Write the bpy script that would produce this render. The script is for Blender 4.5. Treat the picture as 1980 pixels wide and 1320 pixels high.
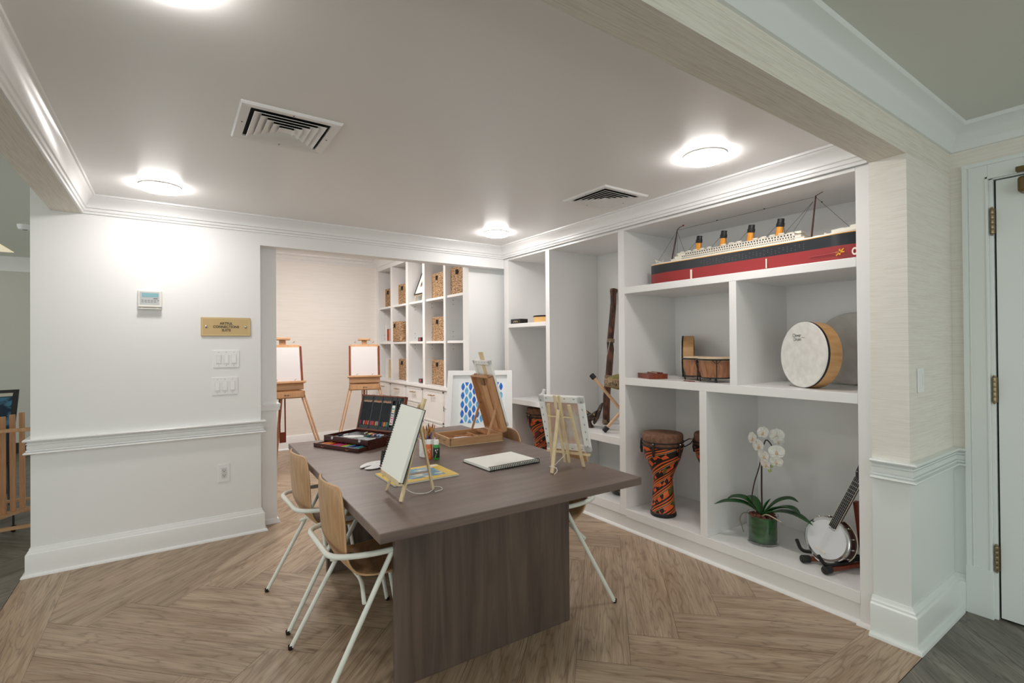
import bpy, math, random
from mathutils import Vector, Matrix, Euler
random.seed(7)
for o in list(bpy.data.objects): bpy.data.objects.remove(o)
SC = bpy.context.scene
COL = SC.collection
PI = math.pi

# ------------------------------------------------------------------ camera, world, lights, exposure
FPX, YAW, PITCH, ROLL, CAMZ = 955.42, 0.603338, 0.00622913, 0.00771371, 1.5
def setup_camera():
    F = Vector((math.sin(YAW)*math.cos(PITCH), math.cos(YAW)*math.cos(PITCH), math.sin(PITCH)))
    r0 = Vector((math.cos(YAW), -math.sin(YAW), 0)); u0 = r0.cross(F)
    R = r0*math.cos(ROLL)-u0*math.sin(ROLL); U = u0*math.cos(ROLL)+r0*math.sin(ROLL)
    cd = bpy.data.cameras.new('camera'); cd.sensor_width = 36; cd.lens = FPX/1980*36; cd.clip_start = .02
    co = bpy.data.objects.new('camera', cd); COL.objects.link(co)
    m = Matrix((R, U, -F)).transposed().to_4x4(); m.translation = Vector((0, 0, CAMZ)); co.matrix_world = m
    SC.camera = co
setup_camera()
W = bpy.data.worlds.new('world'); SC.world = W; W.use_nodes = True
W.node_tree.nodes['Background'].inputs[0].default_value = (.92, .97, .93, 1)
W.node_tree.nodes['Background'].inputs[1].default_value = .80
SC.view_settings.view_transform = 'Standard'; SC.view_settings.look = 'None'
SC.view_settings.exposure = 0.86; SC.view_settings.gamma = 1; SC.view_settings.use_curve_mapping = False
LAMP_MAIN, LAMP_REAR, FILL_HALL = 33.0, 92.0, 14.0     # radiance of the lamp diffusers; the hall pair is added fill

# ------------------------------------------------------------------ materials
def S(h):
    h = h.lstrip('#'); c = [int(h[i:i+2], 16)/255 for i in (0, 2, 4)]
    return tuple((x/12.92 if x <= .04045 else ((x+.055)/1.055)**2.4) for x in c)+(1,)
MATS = {}
def mat(name, col, rough=.5, metal=0, emit=0, **k):
    if name in MATS: return MATS[name]
    m = bpy.data.materials.new(name); m.use_nodes = True; MATS[name] = m
    b = m.node_tree.nodes['Principled BSDF']
    if isinstance(col, str): col = S(col)
    b.inputs['Base Color'].default_value = col; b.inputs['Roughness'].default_value = rough; b.inputs['Metallic'].default_value = metal
    if emit: b.inputs['Emission Color'].default_value = col; b.inputs['Emission Strength'].default_value = emit
    nt = m.node_tree
    bump = k.get('bump', 0)
    vec = None
    if bump or k.get('var'):
        tc = nt.nodes.new('ShaderNodeTexCoord'); mp = nt.nodes.new('ShaderNodeMapping')
        mp.inputs['Scale'].default_value = k.get('scale', (40, 40, 40))
        nt.links.new(tc.outputs[k.get('coord', 'Object')], mp.inputs[0])
        n = nt.nodes.new('ShaderNodeTexNoise'); n.inputs['Scale'].default_value = 1; n.inputs['Detail'].default_value = k.get('detail', 3)
        nt.links.new(mp.outputs[0], n.inputs['Vector'])
        if bump:
            bp = nt.nodes.new('ShaderNodeBump'); bp.inputs['Strength'].default_value = bump; bp.inputs['Distance'].default_value = k.get('dist', .002)
            nt.links.new(n.outputs[0], bp.inputs['Height']); nt.links.new(bp.outputs[0], b.inputs['Normal'])
        if k.get('var'):
            c2 = k['var']; c2 = S(c2) if isinstance(c2, str) else c2
            r = nt.nodes.new('ShaderNodeValToRGB'); lo, hi = k.get('range', (.35, .65))
            r.color_ramp.elements[0].position = lo; r.color_ramp.elements[1].position = hi
            r.color_ramp.elements[0].color = c2; r.color_ramp.elements[1].color = col
            nt.links.new(n.outputs[0], r.inputs[0]); nt.links.new(r.outputs[0], b.inputs['Base Color'])
    if k.get('trans'): b.inputs['Transmission Weight'].default_value = k['trans']; b.inputs['IOR'].default_value = 1.45
    if k.get('coat'): b.inputs['Coat Weight'].default_value = k['coat']
    return m
def wood(name, c1, c2, scale=(3, 40, 40), rough=.45, coord='Object', dist=1.2):
    """straight grained wood: stretched noise, long along the axis with the smallest scale"""
    if name in MATS: return MATS[name]
    m = mat(name, c1, rough); nt = m.node_tree; b = nt.nodes['Principled BSDF']
    tc = nt.nodes.new('ShaderNodeTexCoord'); mp = nt.nodes.new('ShaderNodeMapping'); mp.inputs['Scale'].default_value = scale
    nt.links.new(tc.outputs[coord], mp.inputs[0])
    n = nt.nodes.new('ShaderNodeTexNoise'); n.inputs['Scale'].default_value = 1; n.inputs['Detail'].default_value = 5; n.inputs['Distortion'].default_value = dist
    nt.links.new(mp.outputs[0], n.inputs['Vector'])
    r = nt.nodes.new('ShaderNodeValToRGB'); r.color_ramp.elements[0].position = .3; r.color_ramp.elements[1].position = .7
    r.color_ramp.elements[0].color = S(c2); r.color_ramp.elements[1].color = S(c1)
    nt.links.new(n.outputs[0], r.inputs[0]); nt.links.new(r.outputs[0], b.inputs['Base Color'])
    bp = nt.nodes.new('ShaderNodeBump'); bp.inputs['Strength'].default_value = .15; bp.inputs['Distance'].default_value = .001
    nt.links.new(n.outputs[0], bp.inputs['Height']); nt.links.new(bp.outputs[0], b.inputs['Normal'])
    return m
def plank_mat(name, cols, rough=.42):
    """vinyl plank: grain along UV.x, metres; every plank has its own offset and tone (attribute rnd)"""
    m = mat(name, cols[1], rough); nt = m.node_tree; b = nt.nodes['Principled BSDF']; L = nt.links.new
    uv = nt.nodes.new('ShaderNodeUVMap')
    def noise(sc, det, dis, seed=0):
        mp = nt.nodes.new('ShaderNodeMapping'); mp.inputs['Scale'].default_value = sc; mp.inputs['Location'].default_value = (seed, seed, 0)
        L(uv.outputs[0], mp.inputs[0]); n = nt.nodes.new('ShaderNodeTexNoise'); n.inputs['Scale'].default_value = 1
        n.inputs['Detail'].default_value = det; n.inputs['Distortion'].default_value = dis; L(mp.outputs[0], n.inputs['Vector']); return n
    big = noise((.9, 7.5, 1), 3, .35)             # contour lines of a smooth field make cathedral grain
    mu = nt.nodes.new('ShaderNodeMath'); mu.operation = 'MULTIPLY'; mu.inputs[1].default_value = 24; L(big.outputs[0], mu.inputs[0])
    fr = nt.nodes.new('ShaderNodeMath'); fr.operation = 'PINGPONG'; fr.inputs[1].default_value = 1; L(mu.outputs[0], fr.inputs[0])
    pw = nt.nodes.new('ShaderNodeMath'); pw.operation = 'POWER'; pw.inputs[1].default_value = 5; L(fr.outputs[0], pw.inputs[0])
    fine = noise((5, 260, 1), 4, .3, 3); mid = noise((1.5, 14, 1), 3, .6, 9)
    r = nt.nodes.new('ShaderNodeValToRGB'); r.color_ramp.elements[0].position = .32; r.color_ramp.elements[1].position = .68
    r.color_ramp.elements[0].color = S(cols[2]); r.color_ramp.elements[1].color = S(cols[0]); L(mid.outputs[0], r.inputs[0])
    m1 = nt.nodes.new('ShaderNodeMix'); m1.data_type = 'RGBA'; m1.blend_type = 'MULTIPLY'
    k1 = nt.nodes.new('ShaderNodeMath'); k1.operation = 'MULTIPLY'; k1.inputs[1].default_value = .42; L(pw.outputs[0], k1.inputs[0]); L(k1.outputs[0], m1.inputs[0])
    L(r.outputs[0], m1.inputs[6]); m1.inputs[7].default_value = S(cols[3])
    m2 = nt.nodes.new('ShaderNodeMix'); m2.data_type = 'RGBA'; m2.blend_type = 'MULTIPLY'
    r2 = nt.nodes.new('ShaderNodeMapRange'); r2.inputs[1].default_value = .48; r2.inputs[2].default_value = .68; r2.inputs[4].default_value = .50
    L(fine.outputs[0], r2.inputs[0]); L(r2.outputs[0], m2.inputs[0]); L(m1.outputs[2], m2.inputs[6]); m2.inputs[7].default_value = S(cols[3])
    at = nt.nodes.new('ShaderNodeAttribute'); at.attribute_name = 'rnd'
    hs = nt.nodes.new('ShaderNodeHueSaturation'); L(at.outputs['Fac'], hs.inputs['Value']); L(m2.outputs[2], hs.inputs['Color']); L(hs.outputs[0], b.inputs['Base Color'])
    bp = nt.nodes.new('ShaderNodeBump'); bp.inputs['Strength'].default_value = .12; bp.inputs['Distance'].default_value = .001
    L(fine.outputs[0], bp.inputs['Height']); L(bp.outputs[0], b.inputs['Normal'])
    return m
def paper(name, col, dark, scale):
    """grass cloth wallpaper: fine irregular threads"""
    m = mat(name, col, .85); nt = m.node_tree; b = nt.nodes['Principled BSDF']; L = nt.links.new
    g = nt.nodes.new('ShaderNodeNewGeometry'); mp = nt.nodes.new('ShaderNodeMapping'); mp.inputs['Scale'].default_value = scale
    L(g.outputs['Position'], mp.inputs[0]); n = nt.nodes.new('ShaderNodeTexNoise'); n.inputs['Scale'].default_value = 1; n.inputs['Detail'].default_value = 6; n.inputs['Roughness'].default_value = .7
    L(mp.outputs[0], n.inputs['Vector']); r = nt.nodes.new('ShaderNodeValToRGB'); r.color_ramp.elements[0].position = .34; r.color_ramp.elements[1].position = .54
    r.color_ramp.elements[0].color = S(dark); r.color_ramp.elements[1].color = S(col); L(n.outputs[0], r.inputs[0]); L(r.outputs[0], b.inputs['Base Color'])
    bp = nt.nodes.new('ShaderNodeBump'); bp.inputs['Strength'].default_value = .35; bp.inputs['Distance'].default_value = .002
    L(n.outputs[0], bp.inputs['Height']); L(bp.outputs[0], b.inputs['Normal']); return m

WHITE = mat('white_wall_paint', '#f3f3f3', .55, bump=.05, scale=(180, 180, 180))
TRIM = mat('white_trim_paint', '#f3f3f3', .28)
CEIL = mat('ceiling_paint', '#f6f5f4', .36, bump=.10, scale=(90, 90, 90))
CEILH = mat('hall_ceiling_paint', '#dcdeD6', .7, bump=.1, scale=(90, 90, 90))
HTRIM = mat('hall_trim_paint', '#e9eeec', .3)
SHELF = mat('white_cabinet_lacquer', '#f0efee', .3)
REARW = paper('cream_rear_wallpaper', '#f6f1eb', '#efe9e2', (3, 3, 140))
PAPZ = paper('cream_wallpaper', '#f0ece4', '#e0dbd0', (5, 5, 330))
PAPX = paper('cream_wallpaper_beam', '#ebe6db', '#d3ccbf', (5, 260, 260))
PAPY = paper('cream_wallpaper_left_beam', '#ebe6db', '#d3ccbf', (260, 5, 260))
BLACK = mat('black_rubber', '#121212', .5)
CHROME = mat('chrome_metal', '#d8d8d8', .18, 1)
BRASS = mat('antique_brass_metal', '#94856a', .30, 1)
GOLD = mat('gold_plate_metal', '#c8ab7c', .40, .45)
WPLAST = mat('white_switch_plastic', '#f2f2f2', .3)
TUBEM = mat('pale_green_white_powder_coat', '#e3e6dd', .3)
PLY = wood('oak_plywood', '#c39b72', '#a87f58', (40, 40, 3), .4)
PLYE = mat('plywood_edge', '#cda77c', .5)
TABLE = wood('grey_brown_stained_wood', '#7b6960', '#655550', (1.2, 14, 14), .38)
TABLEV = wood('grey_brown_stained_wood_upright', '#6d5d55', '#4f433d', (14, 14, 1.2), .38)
BEECH = wood('beech_wood', '#c8996f', '#b07e56', (30, 30, 3), .45)
BEECHX = wood('beech_wood_along', '#cba27a', '#b58961', (3, 30, 30), .45)
PINE = wood('pale_pine_wood', '#ead7b2', '#d9bf92', (60, 60, 5), .5)
MAHO = wood('mahogany_lacquer', '#4a1d16', '#35130e', (4, 40, 40), .25)
MAHE = wood('mahogany_edge', '#8f4a30', '#743824', (4, 40, 40), .35)
PAPER = mat('sketch_paper', '#f1f1ea', .8)
CANVAS = mat('canvas_cloth', '#f2f1ef', .85, bump=.2, scale=(600, 600, 600))
REDW = wood('red_brown_wood', '#8a3c22', '#6d2c18', (30, 30, 3), .35)

# ------------------------------------------------------------------ mesh builder
class MB:
    def __init__(s): s.v = []; s.f = []; s.m = []; s.uv = {}; s.M = Matrix.Identity(4)
    def add(s, vs, fs, mi=0, M=None, uvs=None):
        n = len(s.v); T = s.M @ M if M is not None else s.M
        s.v += [tuple(T @ Vector(p)) for p in vs]
        for i, f in enumerate(fs):
            if uvs: s.uv[len(s.f)] = uvs[i]
            s.f.append([n+j for j in f]); s.m.append(mi)
        return s
    def box(s, a, b, mi=0, M=None):
        x0, y0, z0 = [min(p, q) for p, q in zip(a, b)]; x1, y1, z1 = [max(p, q) for p, q in zip(a, b)]
        return s.add([(x0, y0, z0), (x1, y0, z0), (x1, y1, z0), (x0, y1, z0), (x0, y0, z1), (x1, y0, z1), (x1, y1, z1), (x0, y1, z1)],
                     [(0, 3, 2, 1), (4, 5, 6, 7), (0, 1, 5, 4), (1, 2, 6, 5), (2, 3, 7, 6), (3, 0, 4, 7)], mi, M)
    def bar(s, p, q, w, t, mi=0, up=(0, 0, 1)):
        """rectangular bar from p to q, w wide across 'up x dir', t thick"""
        p = Vector(p); q = Vector(q); d = (q-p).normalized(); u = Vector(up)
        sd = d.cross(u)
        if sd.length < 1e-4: sd = d.cross(Vector((1, 0, 0)))
        sd.normalize(); n = sd.cross(d).normalized(); a = sd*w/2; b = n*t/2
        return s.add([p-a-b, p+a-b, p+a+b, p-a+b, q-a-b, q+a-b, q+a+b, q-a+b],
                     [(0, 1, 2, 3), (4, 7, 6, 5), (0, 4, 5, 1), (1, 5, 6, 2), (2, 6, 7, 3), (3, 7, 4, 0)], mi)
    def tube(s, pts, r, n=10, mi=0, closed=False):
        P = [Vector(p) for p in pts]; N = len(P); rr = r if isinstance(r, (list, tuple)) else [r]*N
        vs = []; fs = []; prev = None
        for i in range(N):
            if closed: d = P[(i+1) % N]-P[i-1]
            else: d = P[min(i+1, N-1)]-P[max(i-1, 0)]
            d.normalize()
            if prev is None:
                a = d.cross(Vector((0, 0, 1)))
                if a.length < .1: a = d.cross(Vector((1, 0, 0)))
            else: a = prev-d*prev.dot(d)
            a.normalize(); prev = a; b = d.cross(a)
            for j in range(n):
                t = 2*PI*j/n; vs.append(P[i]+a*(rr[i]*math.cos(t))+b*(rr[i]*math.sin(t)))
        for i in range(N if closed else N-1):
            k = (i+1) % N
            for j in range(n): fs.append((i*n+j, i*n+(j+1) % n, k*n+(j+1) % n, k*n+j))
        if not closed: fs += [tuple(range(n))[::-1], tuple((N-1)*n+j for j in range(n))]
        return s.add(vs, fs, mi)
    def lathe(s, prof, n=32, mi=0, M=None, sy=1.0, caps=False):
        """prof: (r, z) or (r, z, material)"""
        vs = []; fs = []; ms = []; uvs = []; zt = [p[1] for p in prof]
        for p in prof:
            for j in range(n): t = 2*PI*j/n; vs.append((p[0]*math.cos(t), p[0]*math.sin(t)*sy, p[1]))
        for i in range(len(prof)-1):
            for j in range(n):
                fs.append((i*n+j, i*n+(j+1) % n, (i+1)*n+(j+1) % n, (i+1)*n+j)); ms.append(prof[i][2] if len(prof[i]) > 2 else mi)
                uvs.append([(j/n, zt[i]), ((j+1)/n, zt[i]), ((j+1)/n, zt[i+1]), (j/n, zt[i+1])])
        k = len(s.f); s.add(vs, fs, mi, M, uvs)
        for i, mm in enumerate(ms): s.m[k+i] = mm
        for idx, last in ((0, False), (len(prof)-1, True)):
            if caps and prof[idx][0] > 1e-4:
                pm = (prof[idx][2] if len(prof[idx]) > 2 else mi)
                s.add([vs[idx*n+j] for j in range(n)], [tuple(range(n)) if last else tuple(range(n))[::-1]], pm, M)
        return s
    def prism(s, poly, z0, z1, mi=0, M=None):
        n = len(poly); vs = [(x, y, z0) for x, y in poly]+[(x, y, z1) for x, y in poly]
        fs = [tuple(range(n))[::-1], tuple(range(n, 2*n))]+[(i, (i+1) % n, n+(i+1) % n, n+i) for i in range(n)]
        return s.add(vs, fs, mi, M)
    def grid(s, rows, mi=0, M=None, uvs=False):
        a = len(rows); b = len(rows[0]); vs = [p for r in rows for p in r]
        fs = [(i*b+j, i*b+j+1, (i+1)*b+j+1, (i+1)*b+j) for i in range(a-1) for j in range(b-1)]
        uu = [[(j/(b-1), i/(a-1)), ((j+1)/(b-1), i/(a-1)), ((j+1)/(b-1), (i+1)/(a-1)), (j/(b-1), (i+1)/(a-1))] for i in range(a-1) for j in range(b-1)] if uvs else None
        return s.add(vs, fs, mi, M, uu)
    def ball(s, c, r, n=12, mi=0, sc=(1, 1, 1), M=None):
        k = n//2; prof = [(max(r*math.sin(PI*i/k), 1e-5), -r*math.cos(PI*i/k)) for i in range(k+1)]
        T = Matrix.Translation(Vector(c)) @ Matrix.Diagonal((*sc, 1))
        return s.lathe(prof, n, mi, (M @ T) if M is not None else T)
    def sweep(s, prof, path, mi=0, closed=False, side=1):
        """prof: (offset, z) swept along an XY path with mitred corners; offset to the left of travel (side=1)"""
        P = [Vector((p[0], p[1], 0)) for p in path]; N = len(P); rings = []
        for i in range(N):
            a = (P[i]-P[i-1]).normalized() if (i or closed) else None
            b = (P[(i+1) % N]-P[i]).normalized() if (i < N-1 or closed) else None
            na = Vector((-a.y, a.x, 0)) if a else None; nb = Vector((-b.y, b.x, 0)) if b else None
            if na is None: m = nb
            elif nb is None: m = na
            else: m = (na+nb); m = m/max(m.dot(na), .2)
            rings.append([tuple(P[i]+m*(o*side)+Vector((0, 0, z))) for o, z in prof])
        k = len(prof); fs = []
        for i in range(N if closed else N-1):
            for j in range(k-1):
                q = (i*k+j, ((i+1) % N)*k+j, ((i+1) % N)*k+j+1, i*k+j+1); fs.append(q if side > 0 else q[::-1])
        if not closed: fs += [tuple(range(k)), tuple((N-1)*k+j for j in range(k))[::-1]]
        return s.add([p for r in rings for p in r], fs, mi)
    def build(s, name, mats, parent=None, bevel=0, smooth=35, solid=0, subsurf=0):
        me = bpy.data.meshes.new(name); me.from_pydata([tuple(v) for v in s.v], [], s.f)
        mats = mats if isinstance(mats, (list, tuple)) else [mats]
        for m in mats: me.materials.append(m)
        me.polygons.foreach_set('material_index', [min(i, len(mats)-1) for i in s.m])
        if s.uv:
            ul = me.uv_layers.new(name='UVMap')
            for pi, cs in s.uv.items():
                for li, c in zip(me.polygons[pi].loop_indices, cs): ul.data[li].uv = c
        me.update(); me.validate()
        if smooth:
            me.polygons.foreach_set('use_smooth', [True]*len(me.polygons)); me.set_sharp_from_angle(angle=math.radians(smooth))
        o = bpy.data.objects.new(name, me); COL.objects.link(o)
        if parent is not None: o.parent = parent
        if solid: md = o.modifiers.new('solid', 'SOLIDIFY'); md.thickness = solid; md.offset = 0
        if subsurf: md = o.modifiers.new('sub', 'SUBSURF'); md.levels = subsurf; md.render_levels = subsurf
        if bevel:
            md = o.modifiers.new('bevel', 'BEVEL'); md.width = bevel; md.segments = 2; md.limit_method = 'ANGLE'; md.angle_limit = math.radians(40)
        return o
def tag(o, label=None, cat=None, group=None, kind=None):
    if label: o['label'] = label
    if cat: o['category'] = cat
    if group: o['group'] = group
    if kind: o['kind'] = kind
    return o
def thing(name, label, cat, loc=(0, 0, 0), rz=0, group=None):
    o = bpy.data.objects.new(name, None); COL.objects.link(o); o.empty_display_size = .05
    o.location = loc; o.rotation_euler = (0, 0, math.radians(rz)); return tag(o, label, cat, group)
def struct(name, mb, m, parent=None, **k):
    o = mb.build(name, m, parent, **k)
    if parent is None: o['kind'] = 'structure'
    return o
def copy_tree(o, parent=None):
    c = o.copy(); COL.objects.link(c)
    if parent is not None: c.parent = parent
    for ch in list(o.children): copy_tree(ch, c)
    return c
def text_mesh(name, txt, size, m, parent, M, align='CENTER', ext=.0008, bold=0):
    cu = bpy.data.curves.new(name, 'FONT'); cu.body = txt; cu.size = size; cu.extrude = ext; cu.offset = bold
    cu.align_x = align; cu.align_y = 'CENTER'
    t = bpy.data.objects.new(name+'_curve', cu); COL.objects.link(t)
    bpy.context.view_layer.update()
    me = bpy.data.meshes.new_from_object(t.evaluated_get(bpy.context.evaluated_depsgraph_get()))
    bpy.data.objects.remove(t); me.materials.clear(); me.materials.append(m)
    o = bpy.data.objects.new(name, me); COL.objects.link(o); o.parent = parent; o.matrix_local = M; return o
def rot(x=0, y=0, z=0): return Euler((math.radians(x), math.radians(y), math.radians(z))).to_matrix().to_4x4()
def tr(x, y, z): return Matrix.Translation((x, y, z))
def basis(o, ex, ey, ez):
    m = Matrix((Vector(ex), Vector(ey), Vector(ez))).transposed().to_4x4(); m.translation = Vector(o); return m

# ------------------------------------------------------------------ floors
def clip(poly, x0, y0, x1, y1):
    for ax, val, keep in ((0, x0, 1), (0, x1, -1), (1, y0, 1), (1, y1, -1)):
        out = []
        for i in range(len(poly)):
            a = poly[i-1]; b = poly[i]; da = (a[ax]-val)*keep; db = (b[ax]-val)*keep
            if (da >= 0) != (db >= 0):
                t = da/(da-db); out.append(tuple(a[k]+(b[k]-a[k])*t for k in range(4)))
            if db >= 0: out.append(b)
        poly = out
        if len(poly) < 3: return []
    return poly
def planks(name, rect, m, base, w=.2525, Lp=1.345, anchor=(2.654, 1.777), border=()):
    mb = MB(); rnd = []
    mb.box((base[0], base[1], -.05), (base[2], base[3], -.0012), 1); rnd += [1]*6
    r2 = math.sqrt(.5); U = Vector((r2, -r2)); V = Vector((r2, r2)); A = Vector(anchor)-V*w; g = .0009
    def put(a, b, la, lb, alongU, rc):
        p0 = A+U*a+V*b; o = (random.random()*40, random.random()*40); pts = []
        for u, v in ((g, g), (la-g, g), (la-g, lb-g), (g, lb-g)):
            p = p0+U*u+V*v; st = (u, v) if alongU else (v, u); pts.append((p.x, p.y, st[0]+o[0], st[1]+o[1]))
        q = clip(pts, *rc)
        if len(q) >= 3:
            mb.add([(x, y, 0) for x, y, _, _ in q], [tuple(range(len(q)))], 0, None, [[(s_, t_) for _, _, s_, t_ in q]]); rnd.append(random.uniform(.93, 1.06))
    for j in range(-8, 9):
        for i in range(-45, 46):
            c = A+U*(i*w+j*Lp)+V*(i*w-j*Lp)
            if not (rect[0]-2.5 < c.x < rect[2]+2.5 and rect[1]-2.5 < c.y < rect[3]+2.5): continue
            put(i*w+j*Lp, i*w-j*Lp, Lp, w, True, rect); put(i*w+j*Lp, i*w+w-j*Lp, w, Lp, False, rect)
    for (x0, y0, x1, y1) in border:
        o = (random.random()*40, random.random()*40); lx = x1-x0 > y1-y0
        pts = [(x0+g, y0+g), (x1-g, y0+g), (x1-g, y1-g), (x0+g, y1-g)]
        mb.add([(x, y, 0) for x, y in pts], [(0, 1, 2, 3)], 0, None, [[((x, y) if lx else (y, x)) for x, y in pts]]); rnd.append(1)
    o = mb.build(name, [m, MATS.get('floor_joint') or mat('floor_joint', '#4a3c30', .8)], smooth=0)
    at = o.data.attributes.new('rnd', 'FLOAT', 'FACE')
    if len(rnd) == len(o.data.polygons): at.data.foreach_set('value', rnd)
    o['kind'] = 'structure'; return o
LVT = plank_mat('tan_oak_vinyl_plank', ('#c0aa92', '#b0987f', '#a48b72', '#775f4d'))
LVD = plank_mat('dark_grey_vinyl_plank', ('#8a857b', '#77726a', '#68635b', '#4a453f'))
planks('floor', (-.56, 1.09, 3.02, 4.62), LVT, (-.81, .84, 3.66, 4.62), border=((-.81, .84, -.56, 4.62), (-.56, .84, 3.0, 1.09)))
planks('floor_rear', (-.66, 4.62, 3.4, 7.8), LVT, (-.66, 4.62, 3.4, 7.8), anchor=(2.0, 4.7))
planks('floor_hall', (-6, -4, 3.72, .838), LVD, (-6, -4, 3.72, .838), anchor=(2.95, .3), w=.2525)
planks('floor_left_hall', (-6, .838, -.812, 9.9), LVD, (-6, .838, -.812, 9.9), anchor=(-1.4, 2.2))

# ------------------------------------------------------------------ walls, beams, ceilings
XS = 3.0; YB = 4.5; ZC = 2.56; ZS = 2.43
mb = MB(); mb.box((-.77, YB, 0), (.6, 4.63, 2.6)); mb.box((.6, YB, 2.33), (3.0, 4.63, 2.6)); struct('wall_back', mb, WHITE, smooth=0)
mb = MB(); mb.box((-.77, 4.63, 0), (.74, 4.76, 2.9)); mb.box((2.63, 4.63, 0), (3.66, 4.76, 2.9)); mb.box((.74, 4.63, 2.37), (2.63, 4.76, 2.9)); struct('wall_back_inner', mb, WHITE, smooth=0)
mb = MB(); mb.box((-.65, 7.78, 0), (3.5, 7.9, 2.95)); mb.box((-.77, 4.76, 0), (-.65, 9.9, 2.95)); struct('wall_rear', mb, REARW, smooth=0)
struct('wall_rear_right', MB().box((3.38, 4.76, 0), (3.5, 7.78, 2.95)), WHITE, smooth=0)
struct('ceiling_rear', MB().box((-.77, 4.63, 2.85), (3.5, 7.9, 2.95)), CEIL, smooth=0)
struct('ceiling', MB().box((-.52, 1.04, ZC), (3.68, 4.5, ZC+.04)), CEIL, smooth=0)
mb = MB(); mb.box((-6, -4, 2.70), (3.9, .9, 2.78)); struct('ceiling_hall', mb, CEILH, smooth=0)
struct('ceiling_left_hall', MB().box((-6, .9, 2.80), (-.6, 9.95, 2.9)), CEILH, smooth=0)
mb = MB(); mb.box((-6, .895, ZS), (2.985, 1.05, 2.8), 0); mb.box((2.985, .895, ZS), (3.8, .93, 2.8), 0); struct('wall_beam', mb, PAPX, smooth=0)
struct('wall_left_beam', MB().box((-.67, 1.05, ZS), (-.512, YB, 2.8)), PAPY, smooth=0)
mb = MB(); mb.box((2.985, .895, .85), (3.66, 1.055, ZS), 0); mb.box((2.985, .895, 0), (3.66, 1.055, .85), 1); struct('wall_column', mb, [PAPZ, HTRIM], smooth=0)
mb = MB(); mb.box((3.66, .722, .85), (3.78, .93, 2.78), 0); mb.box((3.66, .722, 0), (3.78, .93, .85), 1); mb.box((3.66, -.6, 2.385), (3.78, .722, 2.78), 0)
mb.box((3.66, -4, 0), (3.78, -.6, 2.78), 0); struct('wall_right', mb, [PAPZ, HTRIM], smooth=0)
struct('wall_left_hall_far', MB().box((-6, 9.86, 0), (-.65, 9.98, 2.9)), mat('grey_green_wall_paint', '#d6d5cf', .7), smooth=0)
struct('wall_shelf_side', MB().box((3.66, .93, 0), (3.72, 4.63, 2.8)), WHITE, smooth=0)

CROWN = [(-.002, 2.432), (.012, 2.432), (.014, 2.446), (.022, 2.450), (.024, 2.468), (.032, 2.472), (.033, 2.482), (.037, 2.497), (.045, 2.514), (.056, 2.528), (.068, 2.538), (.070, 2.546), (.080, 2.548), (.082, 2.561), (-.002, 2.561)]
struct('trim_crown_back', MB().sweep(CROWN, [(-.512, 1.06), (-.512, YB), (XS-.012, YB), (XS-.012, 1.06)], side=-1), TRIM, smooth=50)
CRH = [(-.002, 2.565), (.012, 2.567), (.02, 2.590), (.022, 2.602), (.028, 2.61), (.034, 2.632), (.052, 2.655), (.075, 2.672), (.09, 2.680), (.094, 2.70), (-.002, 2.70)]
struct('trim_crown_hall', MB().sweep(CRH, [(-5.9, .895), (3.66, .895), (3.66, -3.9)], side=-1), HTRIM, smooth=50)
CRR = [(-.002, 2.745), (.014, 2.745), (.016, 2.76), (.026, 2.768), (.034, 2.80), (.06, 2.825), (.085, 2.832), (.09, 2.851), (-.002, 2.851)]
struct('trim_crown_rear', MB().sweep(CRR, [(-.6, 7.78), (2.72, 7.78), (2.72, 4.78)], side=-1), TRIM, smooth=50)
struct('trim_crown_left_hall', MB().sweep([(-.002, 2.60), (.02, 2.60), (.03, 2.70), (.09, 2.78), (.10, 2.80), (-.002, 2.80)], [(-5.9, 9.86), (-.77, 9.86), (-.77, 4.8)], side=-1), TRIM, smooth=50)

RAIL = [(-.002, .798), (.020, .798), (.030, .801), (.034, .806), (.030, .812), (.018, .814), (.012, .818), (.020, .820), (.020, .828), (.011, .830), (.011, .833), (.017, .835), (.017, .858), (.011, .860), (.011, .863), (.020, .865), (.020, .872), (.012, .874), (.012, .878), (.024, .880), (.034, .886), (.036, .893), (.032, .898), (-.002, .900)]
struct('trim_chair_rail_left', MB().sweep(RAIL, [(-.77, 4.9), (-.77, YB), (.6, YB), (.6, 4.62)], side=-1), TRIM, smooth=30)
RAIL2 = [(o, z+.003) for o, z in RAIL]
struct('trim_chair_rail_right', MB().sweep(RAIL2, [(2.985, 1.055), (2.985, .895), (3.66, .895), (3.66, .835)], side=-1), HTRIM, smooth=30)
struct('trim_recess_rail', MB().sweep([(-.002, .955), (.02, .958), (.022, .985), (.026, 1.0), (.026, 1.012), (-.002, 1.014)], [(.6, 4.63), (.74, 4.63), (.74, 4.75)], side=-1), TRIM, smooth=30)
BASE = [(-.002, .182), (.006, .180), (.008, .168), (.014, .160), (.016, .150), (.022, .146), (.024, .140), (.024, .018), (.030, .018), (.040, .012), (.044, .004), (.044, .0), (-.002, 0)]
struct('baseboard_left', MB().sweep(BASE, [(-.77, 4.9), (-.77, YB), (.6, YB), (.6, 4.60)], side=-1), TRIM, smooth=30)
BASEH = [(-.002, .196), (.006, .194), (.010, .184), (.02, .176), (.022, .166), (.03, .160), (.032, .155), (.032, .02), (.040, .02), (.052, .014), (.056, .004), (.056, 0), (-.002, 0)]
struct('baseboard_column', MB().sweep(BASEH, [(2.985, 1.06), (2.985, .895), (3.66, .895), (3.66, .842)], side=-1), HTRIM, smooth=30)
struct('baseboard_recess', MB().sweep([(-.002, .04), (.01, .035), (.022, .01), (.024, 0), (-.002, 0)], [(.6, 4.63), (.74, 4.63), (.74, 4.76)], side=-1), TRIM, smooth=30)
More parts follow.
